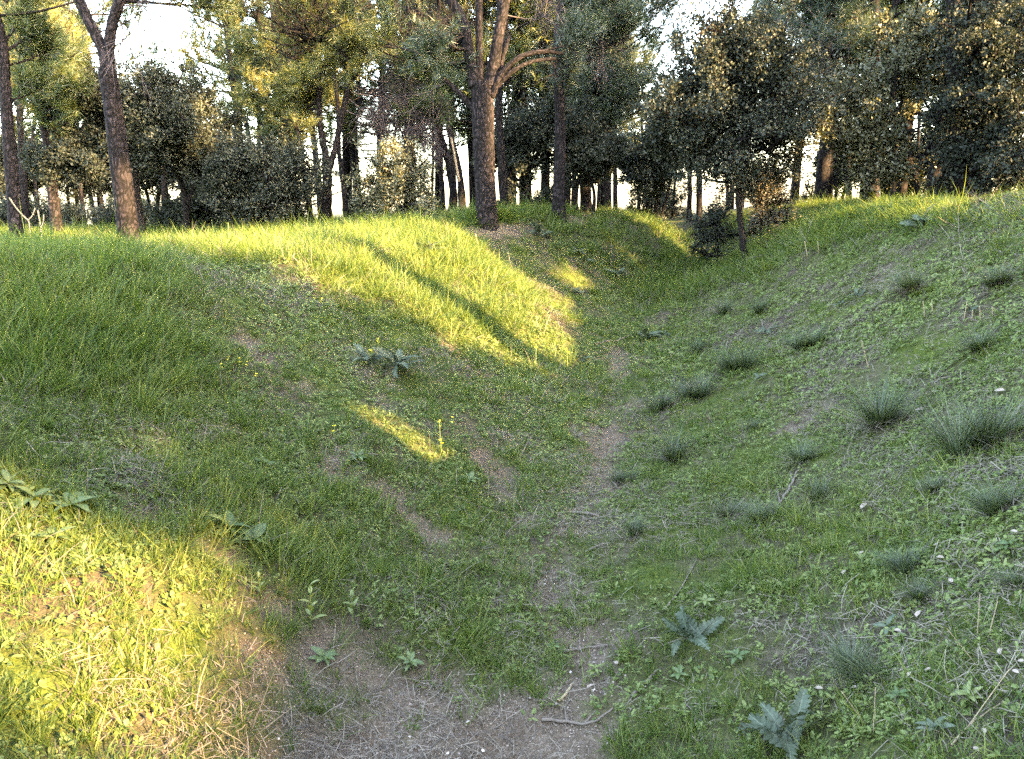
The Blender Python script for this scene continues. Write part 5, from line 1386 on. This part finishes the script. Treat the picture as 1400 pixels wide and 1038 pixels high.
# sticks
def stick(label, px, wpx, mat='greystick', side=(), group='fallen sticks'):
    pts = [spot(*q) for q in px]; p = pts[0].copy(); r = thing('fallen_stick', label, 'stick', p, group)
    rad = wpx / ppm(p) * .5
    P = np.array(pts) + np.array([0, 0, rad * 1.3]); Ps, Rs = smooth_path(P, np.linspace(rad, rad * .5, len(P)), 5 * len(P))
    Ps[:, 2] = np.maximum(Ps[:, 2], hfine(Ps[:, 0], Ps[:, 1]) + rad * .7); Ps += gt.normal(size=Ps.shape) * rad * .25
    tb = Tubes(); tb.add(Ps, Rs, 6); link('stem', tb.mesh('stem', M[mat], p), r)
    for q in side:
        P = np.array([spot(*a) for a in q]) + np.array([0, 0, rad * 1.6]); tb = Tubes(); tb.add(P, np.linspace(rad * .6, rad * .3, len(P)), 5); link('twig', tb.mesh('twig', M[mat], p), r)
stick('curved grey stick lying down the right bank between two tussocks', [(1055,715),(1066,690),(1082,665),(1092,642)], 5, side=[[(1066,690),(1062,672)],[(1084,662),(1080,648)]])
stick('long thin forked stick across the path at the bottom of the photo', [(742,974),(775,976),(805,980),(838,966)], 5, side=[[(775,976),(772,958),(780,946)],[(800,979),(815,968)]])
stick('pale short stick beside the path near the bottom', [(762,950),(774,938),(783,926)], 5, 'drystem')
stick('short dark stick on the bare trail', [(778,698),(800,699),(816,703)], 5)
stick('dark stem lying in the herbs low on the right', [(864,950),(882,935),(900,918)], 5, side=[[(882,935),(892,932)]])
stick('long thin grey stem lying up the right bank above the jagged thistle', [(908,836),(925,815),(940,790),(952,768)], 3)
stick('grey stick below the bare trail patch', [(770,885),(800,878),(832,872)], 4)
stick('thin stick on the far trench floor', [(812,472),(840,468),(862,460)], 3)
stick('dry stick below the lush grass of the left bank', [(225,725),(240,722),(262,715)], 4)
stick('thin dark stem in the sunlit grass at the lower left', [(138,1000),(170,975),(215,972)], 3)
stick('thin straw-pale stick crossing the head of the trench near the bend', [(925,352),(960,352),(1000,354)], 2.5, 'drystem')
stick('small dark twig on the trail near the foot of the left bank', [(800,755),(818,748),(830,745)], 4)
stick('dry stalk lying beside the bare scrape on the right bank', [(1300,1020),(1335,985),(1372,960)], 3, 'drystem')
# bare saplings at the left edge
for lab, px, sd in [('pale bare sapling with a wide Y fork at the far left', [(41,325),(40,305),(38,300)], [[(38,301),(25,288),(13,271)], [(39,301),(45,294),(48,285)]]),
                    ('second pale bare sapling, thinner and wavy, right of the Y-forked one', [(56,324),(55,305),(52,288)], [[(55,314),(59,305),(60,294)]])]:
    p = spot(px[0][0], 326); D = 9.3; p = at(px[0][0], px[0][1], D); p[2] = hgt(p[0], p[1])
    r = thing('bare_sapling', lab, 'sapling', p); tb = Tubes(); P, R = px_path([(u, v, 2.4) for u, v in px], D); P[0, 2] = p[2] - .05; tb.add(P, R, 6); link('stem', tb.mesh('stem', M['drystem'], p), r)
    for s_ in sd:
        tb = Tubes(); P, R = px_path([(u, v, 2.0) for u, v in s_], D); Ps, Rs = smooth_path(P, R, 6); tb.add(Ps, Rs, 5); link('twig', tb.mesh('twig', M['drystem'], p), r)
# dead leaves and stone chips
dl = np_mesh('dry_leaf', np.array([(0, 0, 0), (.3, -.22, .08), (.7, -.25, .12), (1, 0, .05), (.7, .25, .16), (.3, .2, .1), (.5, 0, 0)]), np.array([(0, 1, 6), (1, 2, 6), (2, 3, 6), (3, 4, 6), (4, 5, 6), (5, 0, 6)]), None, [M['deadleaf']])
for u, v in [(1286,748),(1154,786),(1257,843),(1389,912),(1392,930),(1231,872),(1238,935),(1262,925),(1175,702),(1250,565),(1296,800),(1365,905),(1345,1015),(1330,1030),(1390,735),(1112,948),(1162,948),(840,905),(813,930),(1290,770),(1180,760),(1358,540)]:
    p = spot(u, v); o = link('dry_leaf', dl, None); s = gt.uniform(10, 16) / ppm(p); o.scale = (s, s, s); o.location = tuple(p + np.array([0, 0, .02])); set_rot(o, nrm_at(p), gt.uniform(0, 6.28))
    tag(o, 'pale curled dry oak leaf lying on the herbs of the right bank', 'dry leaf', 'dry oak leaves on the right bank')
def chip(g):
    V = unit(g.normal(size=(9, 3))) * g.uniform(.7, 1.0, (9, 1)) * np.array([1, .75, .5])
    import bmesh
    bm = bmesh.new(); [bm.verts.new(v) for v in V]; bmesh.ops.convex_hull(bm, input=bm.verts); me = bpy.data.meshes.new('stone'); bm.to_mesh(me); bm.free(); me.materials.append(M['stone']); return me
ch = [chip(gt) for _ in range(4)]
for u, v in [(798,866),(780,876),(812,932),(808,942),(612,1015),(660,1012),(424,957),(456,957),(380,1006),(595,728),(780,912),(838,570),(560,995),(500,1010),(540,1030),(448,1020),(745,790),(640,975)]:
    p = spot(u, v); o = link('stone', ch[int(gt.integers(0, 4))]); s = gt.uniform(2.2, 4.2) / ppm(p); o.scale = (s, s, s); o.location = tuple(p + np.array([0, 0, s * .25])); o.rotation_euler = (0, 0, gt.uniform(0, 6))
    tag(o, 'small pale stone chip lying on bare soil of the path', 'stone', 'stone chips on the bare soil')
